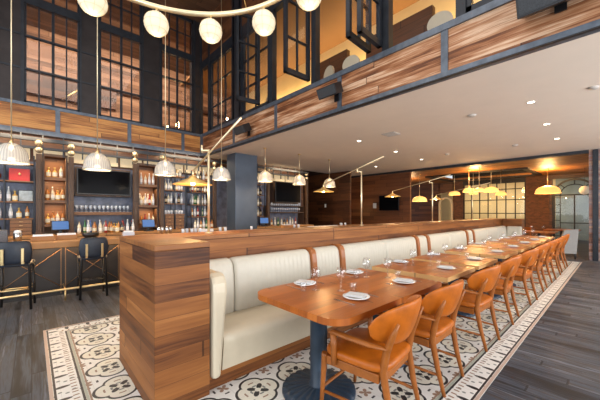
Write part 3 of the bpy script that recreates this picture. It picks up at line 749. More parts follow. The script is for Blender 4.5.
# ------------------------------------------------------------------ ring chandelier with globes
zc = EYE+2.64
RC = (-.45*2.62, .892*2.62)                 # right, forward of the viewer
cc, ss_ = math.cos(math.atan(320/293.)), math.sin(math.atan(320/293.))
cu = RC[0]*ss_+RC[1]*cc; cv = -RC[0]*cc+RC[1]*ss_
R = .603*2.62
t = thing('ring_chandelier', 'large pale brass ring chandelier hanging in the double height void', 'chandelier', (cu, cv, zc))
MB().tube([(R*math.cos(2*PI*k/96), R*math.sin(2*PI*k/96), 0) for k in range(96)], .032, 12, closed=True).build('ring', M['palebrass'], t)
for q in (30, 150, 270):
    a = math.radians(q); MB().tube([(R*math.cos(a), R*math.sin(a), .03), (0, 0, 2.2)], .006, 6).build('cable', M['brass'], t)
MB().tube([(0, 0, 2.2), (0, 0, 7.6-zc)], .012, 6).build('stem', M['brass'], t)
def gl(az, lab):
    u = cu+R*math.cos(az); v = cv+R*math.sin(az)
    g = thing('linen_globe_lamp', lab, 'globe lamp', (u, v, zc-.055), 0, 'woven white globes under the ring')
    r_ = .148
    MB().lathe([(max(.0005, r_*math.sin(PI*k/16)), -r_+r_*math.cos(PI*k/16)) for k in range(17)], 28, (0, 0, -.02)).build('globe', M['globe'], g)
    f = MB()
    for k in range(4):
        q = PI*k/4; f.tube([((r_+.002)*math.sin(a)*math.cos(q), (r_+.002)*math.sin(a)*math.sin(q), -r_-.02+(r_+.002)*math.cos(a)) for a in [2*PI*j/32 for j in range(32)]], .0016, 5, closed=True)
    for zz in (-.6, 0, .6):
        rr = (r_+.002)*math.sqrt(1-zz*zz); f.tube([(rr*math.cos(2*PI*j/28), rr*math.sin(2*PI*j/28), -r_-.02+zz*r_) for j in range(28)], .0016, 5, closed=True)
    f.build('wire_cage', M['brass'], g)
    MB().tube([(0, 0, -.025), (0, 0, .06)], .012, 8).lathe([(.0, .0), (.03, -.01), (.03, -.03), (0, -.03)], 12).build('hanger', M['brass'], g)
    point('globe_glow', (u, v, zc-.42), 3, (1,.82,.55), .1)
def az_of(px_):
    # azimuth on the far arc of the ring seen at this picture column
    best = min(range(720), key=lambda k: abs(((lambda U, Vv: 300+293*(U*ss_-Vv*cc)/(U*cc+Vv*ss_))(cu+R*math.cos(k*PI/360), cv+R*math.sin(k*PI/360)))-px_) + (0 if ((R*math.cos(k*PI/360))*cc+(R*math.sin(k*PI/360))*ss_) > -.25*R else 1e4))
    return best*PI/360
for px_, lab in ((93, 'leftmost in view'), (157, 'second from left'), (211, 'third from left, lowest in view'), (264, 'fourth from left'), (309, 'rightmost in view')):
    gl(az_of(px_), 'white woven globe lamp under the brass ring, '+lab)

# ------------------------------------------------------------------ wall speakers
def speaker(v, z_, s_, tilt, lab):
    t = thing('wall_speaker', lab, 'speaker', (UF-.06, v, z_), 0, 'black speakers on the fascia')
    Mx = Matrix.Translation((-.16, 0, 0)) @ Matrix.Rotation(math.radians(tilt), 4, 'Y')
    MB().box(-.10*s_, .10*s_, -.20*s_, .20*s_, -.085*s_, .085*s_, M=Mx).build('cabinet', M['black'], t, bev=.006)
    MB().box(-.108*s_, -.10*s_, -.185*s_, .185*s_, -.07*s_, .07*s_, M=Mx).build('grille', plain('speaker_cloth', (.03,.034,.04), .6, 0, .4, 90), t)
    MB().box(-.10, .035, -.03, .03, -.02, .02).box(.02, .037, -.05, .05, -.14, .06).build('wall_bracket', M['black'], t)
speaker(3.48, 3.57, 1.05, -25, 'black speaker on the weathered fascia, middle of three')
speaker(6.40, 3.50, 1.1, -25, 'small black speaker on the fascia near the corner over the bar')
speaker(.42, 3.66, 1.6, -25, 'black speaker cut off by the top edge of picture')

# ------------------------------------------------------------------ steel column
struct('column', B(4.62, 5.42, 7.98, 8.53, 0, VC), M['colsteel'], .012)
# ------------------------------------------------------------------ bar
bar = thing('bar_counter', 'long bar counter with pale wooden top, dark front and brass rail', 'bar counter', (0, 6.2, 0))
B(-4.5, 9.6, 0, .88, .835, .93).build('counter_top', M['bar_wood'], bar, bev=.006)
B(-4.5, 9.55, .27, .85, 0, .835).build('front_panel', M['panel'], bar)
f = MB()
for k in range(-5, 12):
    u = .40+.85*k
    for dx in (-.03, .03): f.box(u+dx-.006, u+dx+.006, .262, .27, .03, .83)
    for s1 in (1, -1):
        z0_, z1_ = (.16, .78) if s1 > 0 else (.78, .16)
        f.tube([(u+.04, .264, z0_), (u+.81, .264, z1_)], .006, 6)
f.build('brass_inlay', plain('bronze_strip', (.28,.17,.09), .45, .8), bar)
MB().tube([(-4.5, -.24+.07, .175), (9.5, -.24+.07, .175)], .02, 12).build('foot_rail', M['brass'], bar)
for u in (-2.05, -1.2, .40, 2.0, 3.6, 5.2):
    MB().tube([(u, -.17, 0), (u, -.17, .16)], .013, 8).tube([(u, -.17, .175), (u, .27, .175)], .010, 8).build('rail_bracket', M['brass'], bar)
for u in (-1.5, .4, 2.3, 4.2): area('under_counter_light', (u, 6.40, .828), (math.radians(-12), 0, 0), 1.8, .03, 8, (1,.60,.28))

def stool(u, v, rz, lab, rung):
    t = thing('bar_stool', lab, 'bar stool', (u, v, 0), rz, 'navy bar stools at the bar')
    MB().slab(0, 0, .205, .20, .635, .685, 4, 32, .02).build('seat', M['navy_leather'], t)
    for a in (-1, 1):
        MB().tube([(a*.185, .175, 0), (a*.17, .16, .64)], .017, 8).build('leg', M['blackwood'], t)
        MB().tube([(a*.185, -.185, 0), (a*.165, -.165, .64), (a*.150, -.18, .70)], .017, 8).build('leg', M['blackwood'], t)
        MB().box(a*.105-.016, a*.105+.016, -.262, -.246, .70, .90).box(a*.105-.016, a*.105+.016, -.25, -.15, .675, .70).build('brass_strap', M['brass'], t, bev=.003)
        MB().tube([(a*.18, .165, .33), (a*.18, -.175, .33)], .009, 8).build('side_rung', M['blackwood'], t)
    MB().tube([(-.182, .172, .26), (.182, .172, .26)], .011, 8).build('front_rung', rung, t)
    MB().tube([(-.18, -.178, .30), (.18, -.178, .30)], .010, 8).build('rear_rung', rung, t)
    f = MB(); n = 22; g = 12; vs = []
    for i in range(n+1):
        sx = -1+2*i/n; h = .165*max(0, 1-abs(sx)**9)**.5+.002
        for k in range(g):
            q = 2*PI*k/g; vs.append((.205*sx, -.222+.05*sx*sx+.020*math.cos(q), .835+h*math.copysign(abs(math.sin(q))**.7, math.sin(q))))
    f.add(vs, [(i*g+k, (i+1)*g+k, (i+1)*g+(k+1) % g, i*g+(k+1) % g) for i in range(n) for k in range(g)]+[tuple(range(g)), tuple(n*g+k for k in range(g))[::-1]], 0, True)
    f.build('backrest', M['navy_leather'], t)
stool(.76, 6.06, 0, 'navy bar stool with two brass straps, right one near the wooden block', M['blackwood'])
stool(-.17, 6.02, -.12, 'navy bar stool with two brass straps and brass rungs, at left edge of picture', M['brass'])

# ------------------------------------------------------------------ back bar
VB = 8.98
bc = thing('back_counter', 'long wooden back counter with drawers beneath the bottle shelves', 'counter', (0, 8.55, 0))
B(-4.5, 8.6, 0, .93, .84, .90).build('counter_top', M['bar_wood'], bc, bev=.004)
B(-4.5, 8.6, .05, .92, 0, .84).build('cabinet_body', M['case_wood'], bc)
# wall behind the shelves: slate blue panels and back-lit cream clerestory
o = B(-4.5, 8.7, 9.44, 9.5, .90, 2.62).build('back_panel', M['slate'], None); tag(o, 'slate blue wall panelling behind the bottle shelves', 'wall panel', kind='structure')
f = MB()
for k in range(18): u = -2.4+k*.6; f.box(u+.03, u+.57, 9.43, 9.49, 2.68, 2.98)
tag(f.build('clerestory_panel', M['milk']), 'row of warm backlit cream panels above the bottle shelves', 'light panel', kind='structure')
f = MB().box(-4.5, 8.7, 8.96, 9.04, 2.86, 2.91).box(-4.5, 8.7, 8.96, 9.04, 3.04, 3.12)
for k in range(30): u = -2.4+k*.37; f.box(u-.012, u+.012, 8.98, 9.02, 2.72, 3.2)
o = tag(f.build('pipe_rail', M['steel']), 'dark steel rail frame above the bottle shelves', 'rail', kind='structure')
pil = None
PU = [(.12, 'left of the lit bottle cabinet'), (.70, 'left of the large screen'), (2.08, 'right of the large screen'), (2.76, 'before the open metal shelves'), (4.4, 'left of the steel column'), (6.55, 'left of the far screen'), (8.55, 'at the end of the back bar')]
for i, (u, lab) in enumerate(PU):
    if pil is None:
        pil = t = thing('bar_pilaster', '', 'pilaster', (u, 8.93, .90), 0, 'wooden pilasters with glass knobs')
        B(-.05, .05, -.05, .05, 0, 1.84).box(-.065, .065, -.06, .05, 0, .06).box(-.028, .028, -.058, -.05, .1, 1.75).build('shaft', M['case_wood'], t, bev=.004)
        for zz in (1.93, 2.09):
            MB().lathe([(max(.001, .072*math.sin(PI*k/10)), -.072*math.cos(PI*k/10)) for k in range(11)], 16, (0, 0, zz)).build('glass_knob', plain('champagne_glass_knob', (.42,.34,.22), .2, .5), t)
    else: t = dup(pil, (u, 8.93, .90), 0)
    t['label'] = 'wooden pilaster topped by two champagne glass knobs, '+lab

def cabinet(u0, u1, levels, lab):
    t = thing('shelf_cabinet', lab, 'shelf cabinet', ((u0+u1)/2, 9.0, .90), 0, 'lit wooden bottle cabinets')
    h = (u1-u0)/2
    for s1 in (-1, 1): B(s1*h-.02, s1*h+.02, 0, .40, 0, 1.88).build('side_panel', M['case_wood'], t)
    B(-h+.02, h-.02, .38, .40, 0, 1.88).build('back_panel', M['shelf_wood'], t)
    B(-h+.02, h-.02, 0, .38, 1.82, 1.88).build('top_panel', M['case_wood'], t)
    for z_ in levels:
        B(-h+.021, h-.021, .0, .378, z_-.07-.9, z_-.9).build('shelf', M['shelf_wood'], t)
        area('cabinet_light', ((u0+u1)/2, 9.12, z_+.465), (0, 0, 0), u1-u0-.1, .1, 3.6, (1,.58,.25))
cabinet(.20, .62, (1.14, 1.70, 2.24), 'lit wooden bottle cabinet left of the large screen')
cabinet(2.18, 2.68, (1.05, 1.62, 2.20), 'lit wooden bottle cabinet right of the large screen')
def rack(u0, u1, levels, nb, lab):
    t = thing('metal_shelf', lab, 'shelf', ((u0+u1)/2, 9.0, .90), 0, 'open metal shelves of the back bar')
    h = (u1-u0)/2
    for k in range(nb+1):
        x_ = -h+2*h*k/nb; MB().box(x_-.011, x_+.011, .0, .022, 0, 1.80).box(x_-.011, x_+.011, .34, .362, 0, 1.80).build('upright', M['steel'], t)
    for z_ in levels: B(-h+.0115, h-.0115, .023, .339, z_-.93, z_-.9).build('shelf', M['shelf_wood'], t)
    return t
rack(-.92, .04, (1.28, 1.66, 2.12, 2.52), 2, 'open metal bottle shelf at the left edge of picture')
rack(2.86, 3.48, (1.36, 1.68, 2.08, 2.5), 2, 'open metal shelf with drawers right of the second bottle cabinet')
rack(3.66, 4.33, (1.28, 1.66, 2.06, 2.46), 2, 'open metal bottle shelf beside the steel column')
rack(5.6, 6.45, (1.28, 1.66, 2.06, 2.46), 2, 'open metal bottle shelf right of the steel column')
t = thing('glass_shelf', 'wooden shelf of stemmed glasses beneath the large screen', 'shelf', (1.39, 9.0, 1.42))
B(-.63, .63, 0, .36, -.08, 0).build('shelf_board', M['shelf_wood'], t); B(-.63, .63, -.02, -.005, .03, .045).build('rail', M['steel'], t)
t = thing('glass_shelf', 'dark double shelf of glasses beneath the far screen', 'shelf', (7.55, 9.0, 1.42))
B(-.9, .9, 0, .36, -.04, 0).build('shelf_board', M['case_wood'], t); B(-.9, .9, 0, .36, .22, .25).build('shelf_board', M['case_wood'], t)
for a in (-.92, .9): B(a, a+.02, 0, .36, -.52, .25).build('side_panel', M['case_wood'], t)
# drawers
def drawers(u0, u1, z0, z1, n, lab):
    t = thing('drawer_box', lab, 'drawers', ((u0+u1)/2, 9.03, z0)); h = (u1-u0)/2
    B(-h, h, .02, .30, 0, z1-z0).build('body', M['case_wood'], t)
    for k in range(n):
        a = (z1-z0)*k/n; b = (z1-z0)*(k+1)/n
        d = B(-h+.008, h-.008, 0, .02, a+.008, b-.008).build('drawer_front', M['shelf_wood'], t, bev=.002)
        MB().tube([(-.03, -.012, (a+b)/2), (.03, -.012, (a+b)/2)], .005, 6).build('pull', M['brass'], d)
drawers(-.36, .01, .90, 1.245, 4, 'small wooden drawer stack at left of the lit cabinet')
drawers(2.89, 3.15, .90, 1.325, 4, 'small wooden drawer stack on metal shelf, left one')
drawers(3.19, 3.46, .90, 1.325, 4, 'small wooden drawer stack on metal shelf, right one')
# televisions
def tv(loc, w_, h_, rz, lab):
    t = thing('television', lab, 'television', loc, rz)
    B(-w_/2, w_/2, 0, .045, -h_/2, h_/2).build('frame', M['black'], t, bev=.005)
    B(-w_/2+.022, w_/2-.022, -.004, 0, -h_/2+.022, h_/2-.022).build('screen', M['screen'], t)
    B(-.12, .12, .046, .14, -.1, .1).build('wall_mount', M['black'], t)
tv((1.39, 8.92, 2.18), 1.16, .64, 0, 'large dark television on the back bar between bottle cabinets')
f = MB().box(.78, 2.0, 9.06, 9.40, 1.82, 1.86).box(.78, 2.0, 9.06, 9.10, 1.86, 2.55)
tag(f.build('screen_backing', M['case_wood']), 'dark wooden backing board behind the large television', 'wall panel', kind='structure')
tv((7.55, 8.92, 2.2), 1.3, .8, 0, 'dark television on the far part of back bar')
tag(B(6.9, 8.2, 9.06, 9.4, 1.75, 2.6).build('screen_backing', M['case_wood']), 'dark board behind the far television', 'wall panel', kind='structure')
tv((UE-.14, 7.1, 1.83), 1.0, .70, -PI/2, 'dark television on red plank wall by third swing lamp')
# point-of-sale screens
def pos(u, v, z_, rz, lab):
    t = thing('till_screen', lab, 'till', (u, v, z_), rz, 'blue lit till screens')
    T = Matrix.Rotation(math.radians(-12), 4, 'X')
    MB().box(-.17, .17, -.0, .03, .10, .33, M=T).build('housing', M['black'], t, bev=.006)
    MB().box(-.15, .15, -.004, .0, .12, .31, M=T).build('screen', M['bluescreen'], t)
    MB().box(-.10, .10, -.08, .12, 0, .02).box(-.03, .03, .05, .07, .02, .18).build('stand', M['black'], t, bev=.004)
pos(.50, 8.72, .90, .15, 'till with blue screen before left lit cabinet')
pos(2.36, 8.66, .90, .1, 'till with blue screen right of the large television')
pos(6.20, 8.66, .90, -.3, 'till with blue screen right of the steel column')

# bottles ------------------------------------------------------------------
def bottle(kind, body, lab_c, cap_c):
    mats = [plain('bottle_body', body, .12, 0, .1, 6, coat=.6), plain('bottle_label', lab_c, .6), plain('bottle_cap', cap_c, .4)]
    if kind == 0: pr = [(0,0),(.036,.002),(.038,.05),(.038,.13),(.038,.17),(.030,.20),(.014,.225),(.013,.265),(.015,.267),(.015,.29),(0,.29)]; mi = [0,0,1,0,0,0,0,2,2,2]
    elif kind == 1: pr = [(0,0),(.046,.002),(.048,.03),(.048,.12),(.044,.14),(.016,.16),(.014,.20),(.020,.202),(.020,.235),(0,.235)]; mi = [0,0,1,0,0,0,2,2,2]
    else: pr = [(0,0),(.034,.002),(.035,.06),(.035,.15),(.032,.19),(.015,.25),(.013,.30),(.014,.302),(.014,.325),(0,.325)]; mi = [0,0,1,0,0,0,2,2,2]
    return MB().lathe(pr, 12, mi=mi).build('liquor_bottle', mats)
BT = {}
for nm, kd, bd, lc, cc_ in (('amber', 0, (.42,.16,.03), (.75,.68,.5), (.1,.08,.05)), ('clear', 2, (.55,.58,.60), (.8,.8,.82), (.7,.7,.7)), ('green', 2, (.04,.16,.05), (.6,.6,.4), (.05,.1,.05)),
                       ('squat gold', 1, (.70,.40,.10), (.8,.75,.6), (.5,.35,.1)), ('dark', 0, (.03,.015,.01), (.5,.4,.25), (.3,.05,.03)), ('pale', 0, (.70,.62,.45), (.85,.82,.75), (.2,.15,.1)),
                       ('red', 2, (.35,.03,.02), (.8,.75,.7), (.1,.02,.02)), ('blue', 2, (.06,.14,.35), (.7,.75,.85), (.1,.1,.3))):
    BT[nm] = (bottle(kd, bd, lc, cc_), [0])
ORD = ['leftmost', 'second from left', 'third from left', 'fourth from left', 'fifth from left', 'sixth from left', 'seventh from left', 'eighth from left', 'ninth from left', 'tenth from left', 'eleventh from left', 'twelfth from left', 'thirteenth from left', 'fourteenth from left']
def put_bottle(nm, loc, where, grp, k=0):
    src, used = BT[nm]
    if used[0]: o = src.copy(); C.objects.link(o)
    else: o = src; used[0] = 1
    o.location = loc; tag(o, '%s bottle, %s on %s' % (nm, ORD[k], where.replace('the ', '')), 'bottle', grp)
def row(u0, u1, v, z_, n, names, where, jit=.02):
    for k in range(n):
        u = u0+(u1-u0)*(k+.5)/n
        put_bottle(names[k % len(names)], (u+random.uniform(-jit, jit)*.4, v+random.uniform(-jit, jit), z_+.001), where, 'bottles on '+where, k)
row(.24, .58, 9.12, 2.24, 3, ['squat gold', 'squat gold', 'pale'], 'the top shelf of the left lit cabinet', .01)
row(.23, .60, 9.10, 1.70, 4, ['amber', 'pale', 'squat gold', 'amber'], 'the middle shelf of the left lit cabinet', .01)
row(.23, .60, 9.24, 1.70, 4, ['pale', 'clear', 'amber', 'pale'], 'the middle shelf of the left lit cabinet, rear row', .005)
row(.23, .60, 9.12, 1.14, 4, ['squat gold', 'amber', 'pale', 'amber'], 'the lowest shelf of the left lit cabinet', .01)
row(2.22, 2.64, 9.10, 2.20, 4, ['clear', 'pale', 'clear', 'clear'], 'the top shelf of the right lit cabinet', .01)
row(2.22, 2.64, 9.10, 1.62, 4, ['pale', 'clear', 'red', 'clear'], 'the middle shelf of the right lit cabinet', .01)
row(2.22, 2.64, 9.24, 1.62, 4, ['clear', 'pale', 'clear', 'pale'], 'the middle shelf of the right lit cabinet, rear row', .005)
row(2.22, 2.64, 9.12, 1.05, 4, ['amber', 'red', 'clear', 'pale'], 'the lowest shelf of the right lit cabinet', .01)
row(.80, 1.42, 8.80, .90, 6, ['pale', 'green', 'blue', 'amber', 'clear', 'pale', 'squat gold', 'amber'], 'the back counter beneath the large screen, left part')
row(1.42, 2.02, 8.80, .90, 6, ['amber', 'squat gold', 'amber', 'red', 'amber', 'dark', 'green', 'clear'], 'the back counter beneath the large screen, right part')
row(.95, 2.02, 8.66, .90, 9, ['clear', 'amber', 'pale', 'red', 'amber', 'squat gold', 'dark', 'clear'], 'the back counter beneath the large screen, front row')
row(-.88, -.46, 9.14, 1.28, 3, ['amber', 'pale', 'clear'], 'the low left metal shelf')
row(-.42, .0, 9.14, 1.28, 3, ['clear', 'squat gold', 'amber'], 'the metal shelf over the drawer stack')
row(-.88, -.46, 9.14, 1.66, 4, ['amber', 'dark', 'pale', 'clear'], 'the middle left metal shelf')
row(-.42, -.22, 9.14, 1.66, 2, ['clear', 'squat gold'], 'the middle left metal shelf beside pilaster')
row(2.90, 3.14, 9.14, 1.68, 3, ['dark', 'pale', 'clear'], 'the tall metal shelf, lower left bay', .008)
row(3.20, 3.45, 9.14, 1.68, 3, ['clear', 'dark', 'clear'], 'the tall metal shelf, lower right bay', .008)
row(2.90, 3.14, 9.14, 2.08, 3, ['pale', 'clear', 'pale'], 'the tall metal shelf, upper left bay', .008)
row(3.20, 3.45, 9.14, 2.08, 3, ['squat gold', 'clear', 'pale'], 'the tall metal shelf, upper right bay', .008)
for z_, nm in ((1.28, 'second lowest'), (1.66, 'middle'), (2.06, 'upper')):
    row(3.69, 3.98, 9.14, z_, 3, [['amber', 'clear', 'red'], ['clear', 'green', 'pale'], ['red', 'amber', 'dark']][int(z_*10) % 3], 'the %s shelf left of the steel column, left bay' % nm, .008)
    row(4.02, 4.31, 9.14, z_, 3, [['green', 'clear', 'amber'], ['pale', 'clear', 'dark'], ['amber', 'pale', 'squat gold']][int(z_*10) % 3], 'the %s shelf left of the steel column, right bay' % nm, .008)
    row(5.64, 6.0, 9.14, z_, 3, ['clear', 'amber', 'dark'], 'the %s shelf right of the steel column, left bay' % nm, .008)
    row(6.06, 6.42, 9.14, z_, 3, ['amber', 'pale', 'dark'], 'the %s shelf right of the steel column, right bay' % nm, .008)
row(-.88, -.46, 9.26, 1.66, 3, ['dark', 'pale', 'amber'], 'the middle left metal shelf, rear row', .005)
row(-.88, -.46, 9.26, 1.28, 3, ['pale', 'amber', 'dark'], 'the low left metal shelf, rear row', .005)
row(-.90, -.48, 9.14, .90, 4, ['amber', 'pale', 'squat gold', 'dark'], 'the counter under the left metal shelf', .005)
row(2.92, 3.44, 9.2, 2.50, 5, ['squat gold', 'pale', 'amber', 'squat gold', 'pale'], 'the top of the tall metal shelf', .005)
row(3.71, 4.29, 9.2, 2.46, 6, ['dark', 'amber', 'pale', 'dark', 'clear', 'amber'], 'the top shelf left of the steel column', .005)
row(3.71, 4.29, 9.28, 2.06, 6, ['amber', 'pale', 'clear', 'red', 'dark', 'amber'], 'the upper shelf rear row left of the steel column', .003)
row(3.71, 4.29, 9.28, 1.66, 6, ['clear', 'pale', 'green', 'clear', 'dark', 'pale'], 'the middle shelf rear row left of the steel column', .003)
row(3.66, 4.30, 8.82, .90, 7, ['pale', 'clear', 'amber', 'clear', 'green', 'pale', 'amber'], 'the back counter left of the steel column', .004)
row(6.55, 7.9, 8.8, .90, 9, ['amber', 'clear', 'green', 'pale', 'dark', 'amber', 'clear', 'pale', 'red'], 'the back counter beneath the far screen')
# stemmed glasses
gm = plain('glass_crystal', (.62,.66,.74), .12, 0, .05, 20, coat=.8)
sg = MB().lathe([(0,0),(.032,.001),(.032,.004),(.005,.008),(.004,.07),(.02,.085),(.036,.12),(.030,.165),(.028,.165),(.033,.12),(.018,.09),(0,.086)], 14).build('stemmed_glass', gm)
tg = MB().lathe([(0,0),(.033,0),(.037,.11),(.035,.11),(.031,.006),(0,.006)], 12).build('bar_tumbler', gm)
def place(src, used, loc, lab, cat, grp):
    if used[0]: o = src.copy(); C.objects.link(o)
    else: o = src; used[0] = 1
    o.location = loc; tag(o, lab, cat, grp); return o
us = [0]; ut = [0]
for k in range(13): place(sg, us, (.82+k*.093, 9.08, 1.421), ORD[k]+' stemmed glass in front row beneath the large screen', 'glass', 'stemmed glasses beneath the large screen')
for k in range(12): place(sg, us, (.86+k*.093, 9.24, 1.421), ORD[k]+' stemmed glass in rear row beneath the large screen', 'glass', 'stemmed glasses beneath the large screen')
for k in range(14): place(sg, us, (6.85+k*.11, 9.10, 1.421), ORD[k]+' stemmed glass on lower shelf beneath the far screen', 'glass', 'glasses beneath the far screen')
for k in range(14): place(tg, ut, (6.85+k*.11, 9.10, 1.671), ORD[k]+' tumbler on upper shelf beneath the far screen', 'glass', 'glasses beneath the far screen')
for k in range(3):
    for j in range(2):
        place(tg, ut, (2.92+k*.085, 9.08+j*.11, 1.361), ORD[k]+' %s tumbler over the left drawer stack' % ['front', 'rear'][j], 'glass', 'tumblers on metal shelf')
        place(tg, ut, (3.22+k*.085, 9.08+j*.11, 1.361), ORD[k]+' %s tumbler over the right drawer stack' % ['front', 'rear'][j], 'glass', 'tumblers on metal shelf')
# things on the left metal shelf
t = tag(B(-.17, .17, -.05, .05, 0, .27).build('gift_box', M['red'], loc=(-.20, 9.16, 2.121), bev=.006), 'bright red box standing on the upper left metal shelf', 'box')
o = MB().lathe([(max(.001, .028*math.sin(PI*k/8)), -.028*math.cos(PI*k/8)) for k in range(9)], 12, (0, -.052, .15)).build('gold_emblem', M['brass'], t)
t = thing('copper_kettle', 'round copper vessel beside the red box on shelf', 'kettle', (-.62, 9.14, 2.121))
MB().lathe([(0,0),(.09,.0),(.13,.06),(.13,.13),(.08,.19),(.03,.21),(0,.21)], 20).build('body', plain('copper', (.6,.2,.08), .25, .9), t)
MB().tube([(.1*math.cos(a), 0, .18+.10*math.sin(a)) for a in [PI*k/10 for k in range(11)]], .008, 6).build('handle', M['brass'], t)
t = thing('framed_picture', 'pale framed picture leaning on left metal shelf beneath red box', 'picture', (-.10, 9.2, 1.661))
B(-.13, .13, 0, .02, 0, .26).build('frame', M['steel'], t); B(-.115, .115, -.003, 0, .015, .245).build('print', plain('pale_print', (.5,.55,.58), .5, 0, .4, 9), t)
# things on the bar counter
ZB = .931
t = thing('stone_block', 'black speckled stone box at left end of the bar', 'box', (-.50, 6.60, ZB))
B(-.22, .22, -.07, .07, 0, .20).build('body', M['granite'], t, bev=.005); B(-.20, .20, -.05, .05, .20, .21).build('lid', M['black'], t)
t = thing('steel_shaker', 'tall steel shaker beside the speckled stone box', 'shaker', (-.17, 6.62, ZB))
MB().lathe([(0,0),(.05,0),(.055,.14),(.045,.15),(0,.15)], 18).build('cup', M['cutlery'], t); MB().lathe([(.045,.15),(.05,.16),(.035,.19),(0,.195)], 18).build('lid', M['white'], t)
t = thing('wooden_caddy', 'low wooden caddy with white napkins on bar, left one', 'caddy', (.14, 6.62, ZB))
B(-.15, .15, -.08, .08, 0, .08).build('tray', M['bar_wood'], t, bev=.004); B(-.13, .13, -.06, .06, .08, .11).build('napkins', M['white'], t)
dup(t, (.46, 6.72, ZB), 0, 'low wooden caddy with white napkins on bar, right one')
tag(MB().lathe([(0,0),(.08,0),(.13,.05),(.135,.10),(.12,.10),(.11,.05),(0,.02)], 24).build('black_bowl', M['black'], loc=(.82, 6.75, ZB)), 'round black bowl on the bar before the second stool', 'bowl')
t = thing('ice_bucket', 'small clear box of white straws on bar', 'box', (1.42, 6.62, ZB))
B(-.10, .10, -.06, .06, 0, .09).build('box', gm, t, bev=.005); B(-.08, .08, -.04, .04, .09, .12).build('straws', M['white'], t)
for k in range(4):
    o = MB().lathe([(0,0),(.030,0),(.035,.13),(.028,.15),(.015,.17),(0,.175)], 16).build('cocktail_shaker', M['cutlery'], loc=(2.0+k*.085, 6.66+.03*(k % 2), ZB))
    tag(o, 'steel cocktail shaker on the bar behind the wooden block, %s' % ['leftmost', 'second', 'third', 'rightmost'][k], 'shaker', 'steel shakers on the bar')
for k in range(5): place(tg, ut, (2.50+k*.10, 6.6+.04*(k % 2), ZB), ORD[k]+' tumbler in the row beside the shakers on bar', 'glass', 'tumblers on bar by the shakers')
for k in range(3):
    o = B(-.15, .15, -.11, .11, 0, .03).build('folded_cloth', M['white'], loc=(3.05, 6.66, ZB+.031*k), bev=.008); tag(o, 'white folded cloth on bar stack, %s' % ['lowest', 'middle', 'topmost'][k], 'cloth', 'folded white cloths')
for i, (u, v) in enumerate(((3.45, 6.7), (3.55, 6.62), (5.9, 6.7), (6.0, 6.62), (7.9, 6.5), (8.0, 6.62), (8.1, 6.5), (9.2, 6.6), (4.3, 6.6))): place(tg, ut, (u, v, ZB), ORD[i]+' of the scattered clear tumblers farther along the bar', 'glass', 'lone tumblers along the bar')
for k in range(6):
    o = MB().lathe([(0,0),(.05,.0),(.10,.035),(.095,.035),(.045,.006),(0,.006)], 18).build('small_bowl', M['white'], loc=(6.5+.24*k, 6.62, ZB)); tag(o, ORD[k]+' small white bowl on the bar under the dome pendants', 'bowl', 'small white bowls on the bar')
t = thing('fruit_crate', 'small wooden crate standing on bar right of the steel column', 'crate', (5.6, 6.7, ZB)); B(-.14, .14, -.09, .09, 0, .10).build('box', M['bar_wood'], t); B(-.12, .12, -.07, .07, .10, .13).build('contents', M['linen'], t)
# warm wash over back bar
for u in (-.4, 1.4, 3.6, 7.6): area('back_bar_wash', (u, 8.75, 3.2), (math.radians(18), 0, 0), 1.4, .12, 26, (1,.74,.46))
# wall switch plate and sconce
tag(B(-.01, 0, -.05, .05, -.08, .08).build('switch_plate', M['white'], loc=(10.4, 9.55, 1.72), bev=.003), 'white switch plate on dark plank wall at end of bar', 'switch plate')
tag(B(-.01, 0, -.09, .09, -.12, .12).build('wall_notice', M['linen'], loc=(UE, 7.92, 1.72), bev=.003), 'small pale notice left of the television on red plank wall', 'notice')
t = thing('wall_sconce', 'small glowing sconce in the dark recess at end of bar', 'sconce', (10.9, 9.5, 1.55))
B(-.05, .05, -.02, 0, -.1, .12).build('back_plate', M['brass'], t); MB().lathe([(0,-.06),(.05,-.05),(.07,.0),(.05,.08),(0,.1)], 16, (0, -.10, 0)).build('glass_shade', M['bulb'] if False else M['amberdome'], t)
point('sconce_glow', (10.9, 9.2, 1.55), 8, AMB)

# ------------------------------------------------------------------ mezzanine chairs
def mchair(u, v, rz, lab):
    t = thing('round_back_chair', lab, 'chair', (u, v, FT-.06), rz, 'chairs on the mezzanine')
    MB().slab(0, 0, .22, .22, .40, .47, 3, 28, .03).build('seat', M['sofa'], t)
    for a in (-1, 1):
        for b in (-1, 1): MB().tube([(a*.19, b*.19, 0), (a*.16, b*.16, .40)], .015, 8).build('leg', M['chairwood'], t)
        MB().tube([(a*.12, -.19, .42), (a*.09, -.235, .70)], .013, 8).build('back_post', M['chairwood'], t)
    MB().prism([(.21*math.cos(2*PI*k/28), .19*math.sin(2*PI*k/28)) for k in range(28)], -.02, .02, M=Matrix.Translation((0, -.235, .80)) @ Matrix.Rotation(PI/2, 4, 'X'), smooth=True).build('backrest', M['cream'], t, bev=.008)
mchair(5.0, 7.2, 1.2, 'pale round backed chair on mezzanine between first open casements')
mchair(5.0, 3.99, 1.75, 'pale round backed chair on mezzanine in wide yellow opening')
mchair(5.0, 2.07, 1.75, 'pale round backed chair on mezzanine near the large steel post')
mchair(5.0, 4.75, 1.3, 'pale round backed chair on mezzanine, low beside the open casement')
t = thing('mezzanine_booth', 'dark wooden booth back on the mezzanine behind the chairs', 'booth', (5.5, 3.0, FT-.06))
B(.1, .22, -.6, .9, 0, 1.45).build('back_panel', M['dado'], t); B(-.25, .1, -.6, .9, 0, .45).build('seat', M['tan'], t)
t = thing('mezzanine_booth', 'dark wooden booth back on mezzanine beside the open casement pair', 'booth', (5.5, 4.95, FT-.06))
B(.1, .22, -.5, .55, 0, 1.45).build('back_panel', M['dado'], t); B(-.15, .1, -.5, .55, 0, .45).build('seat', M['tan'], t)
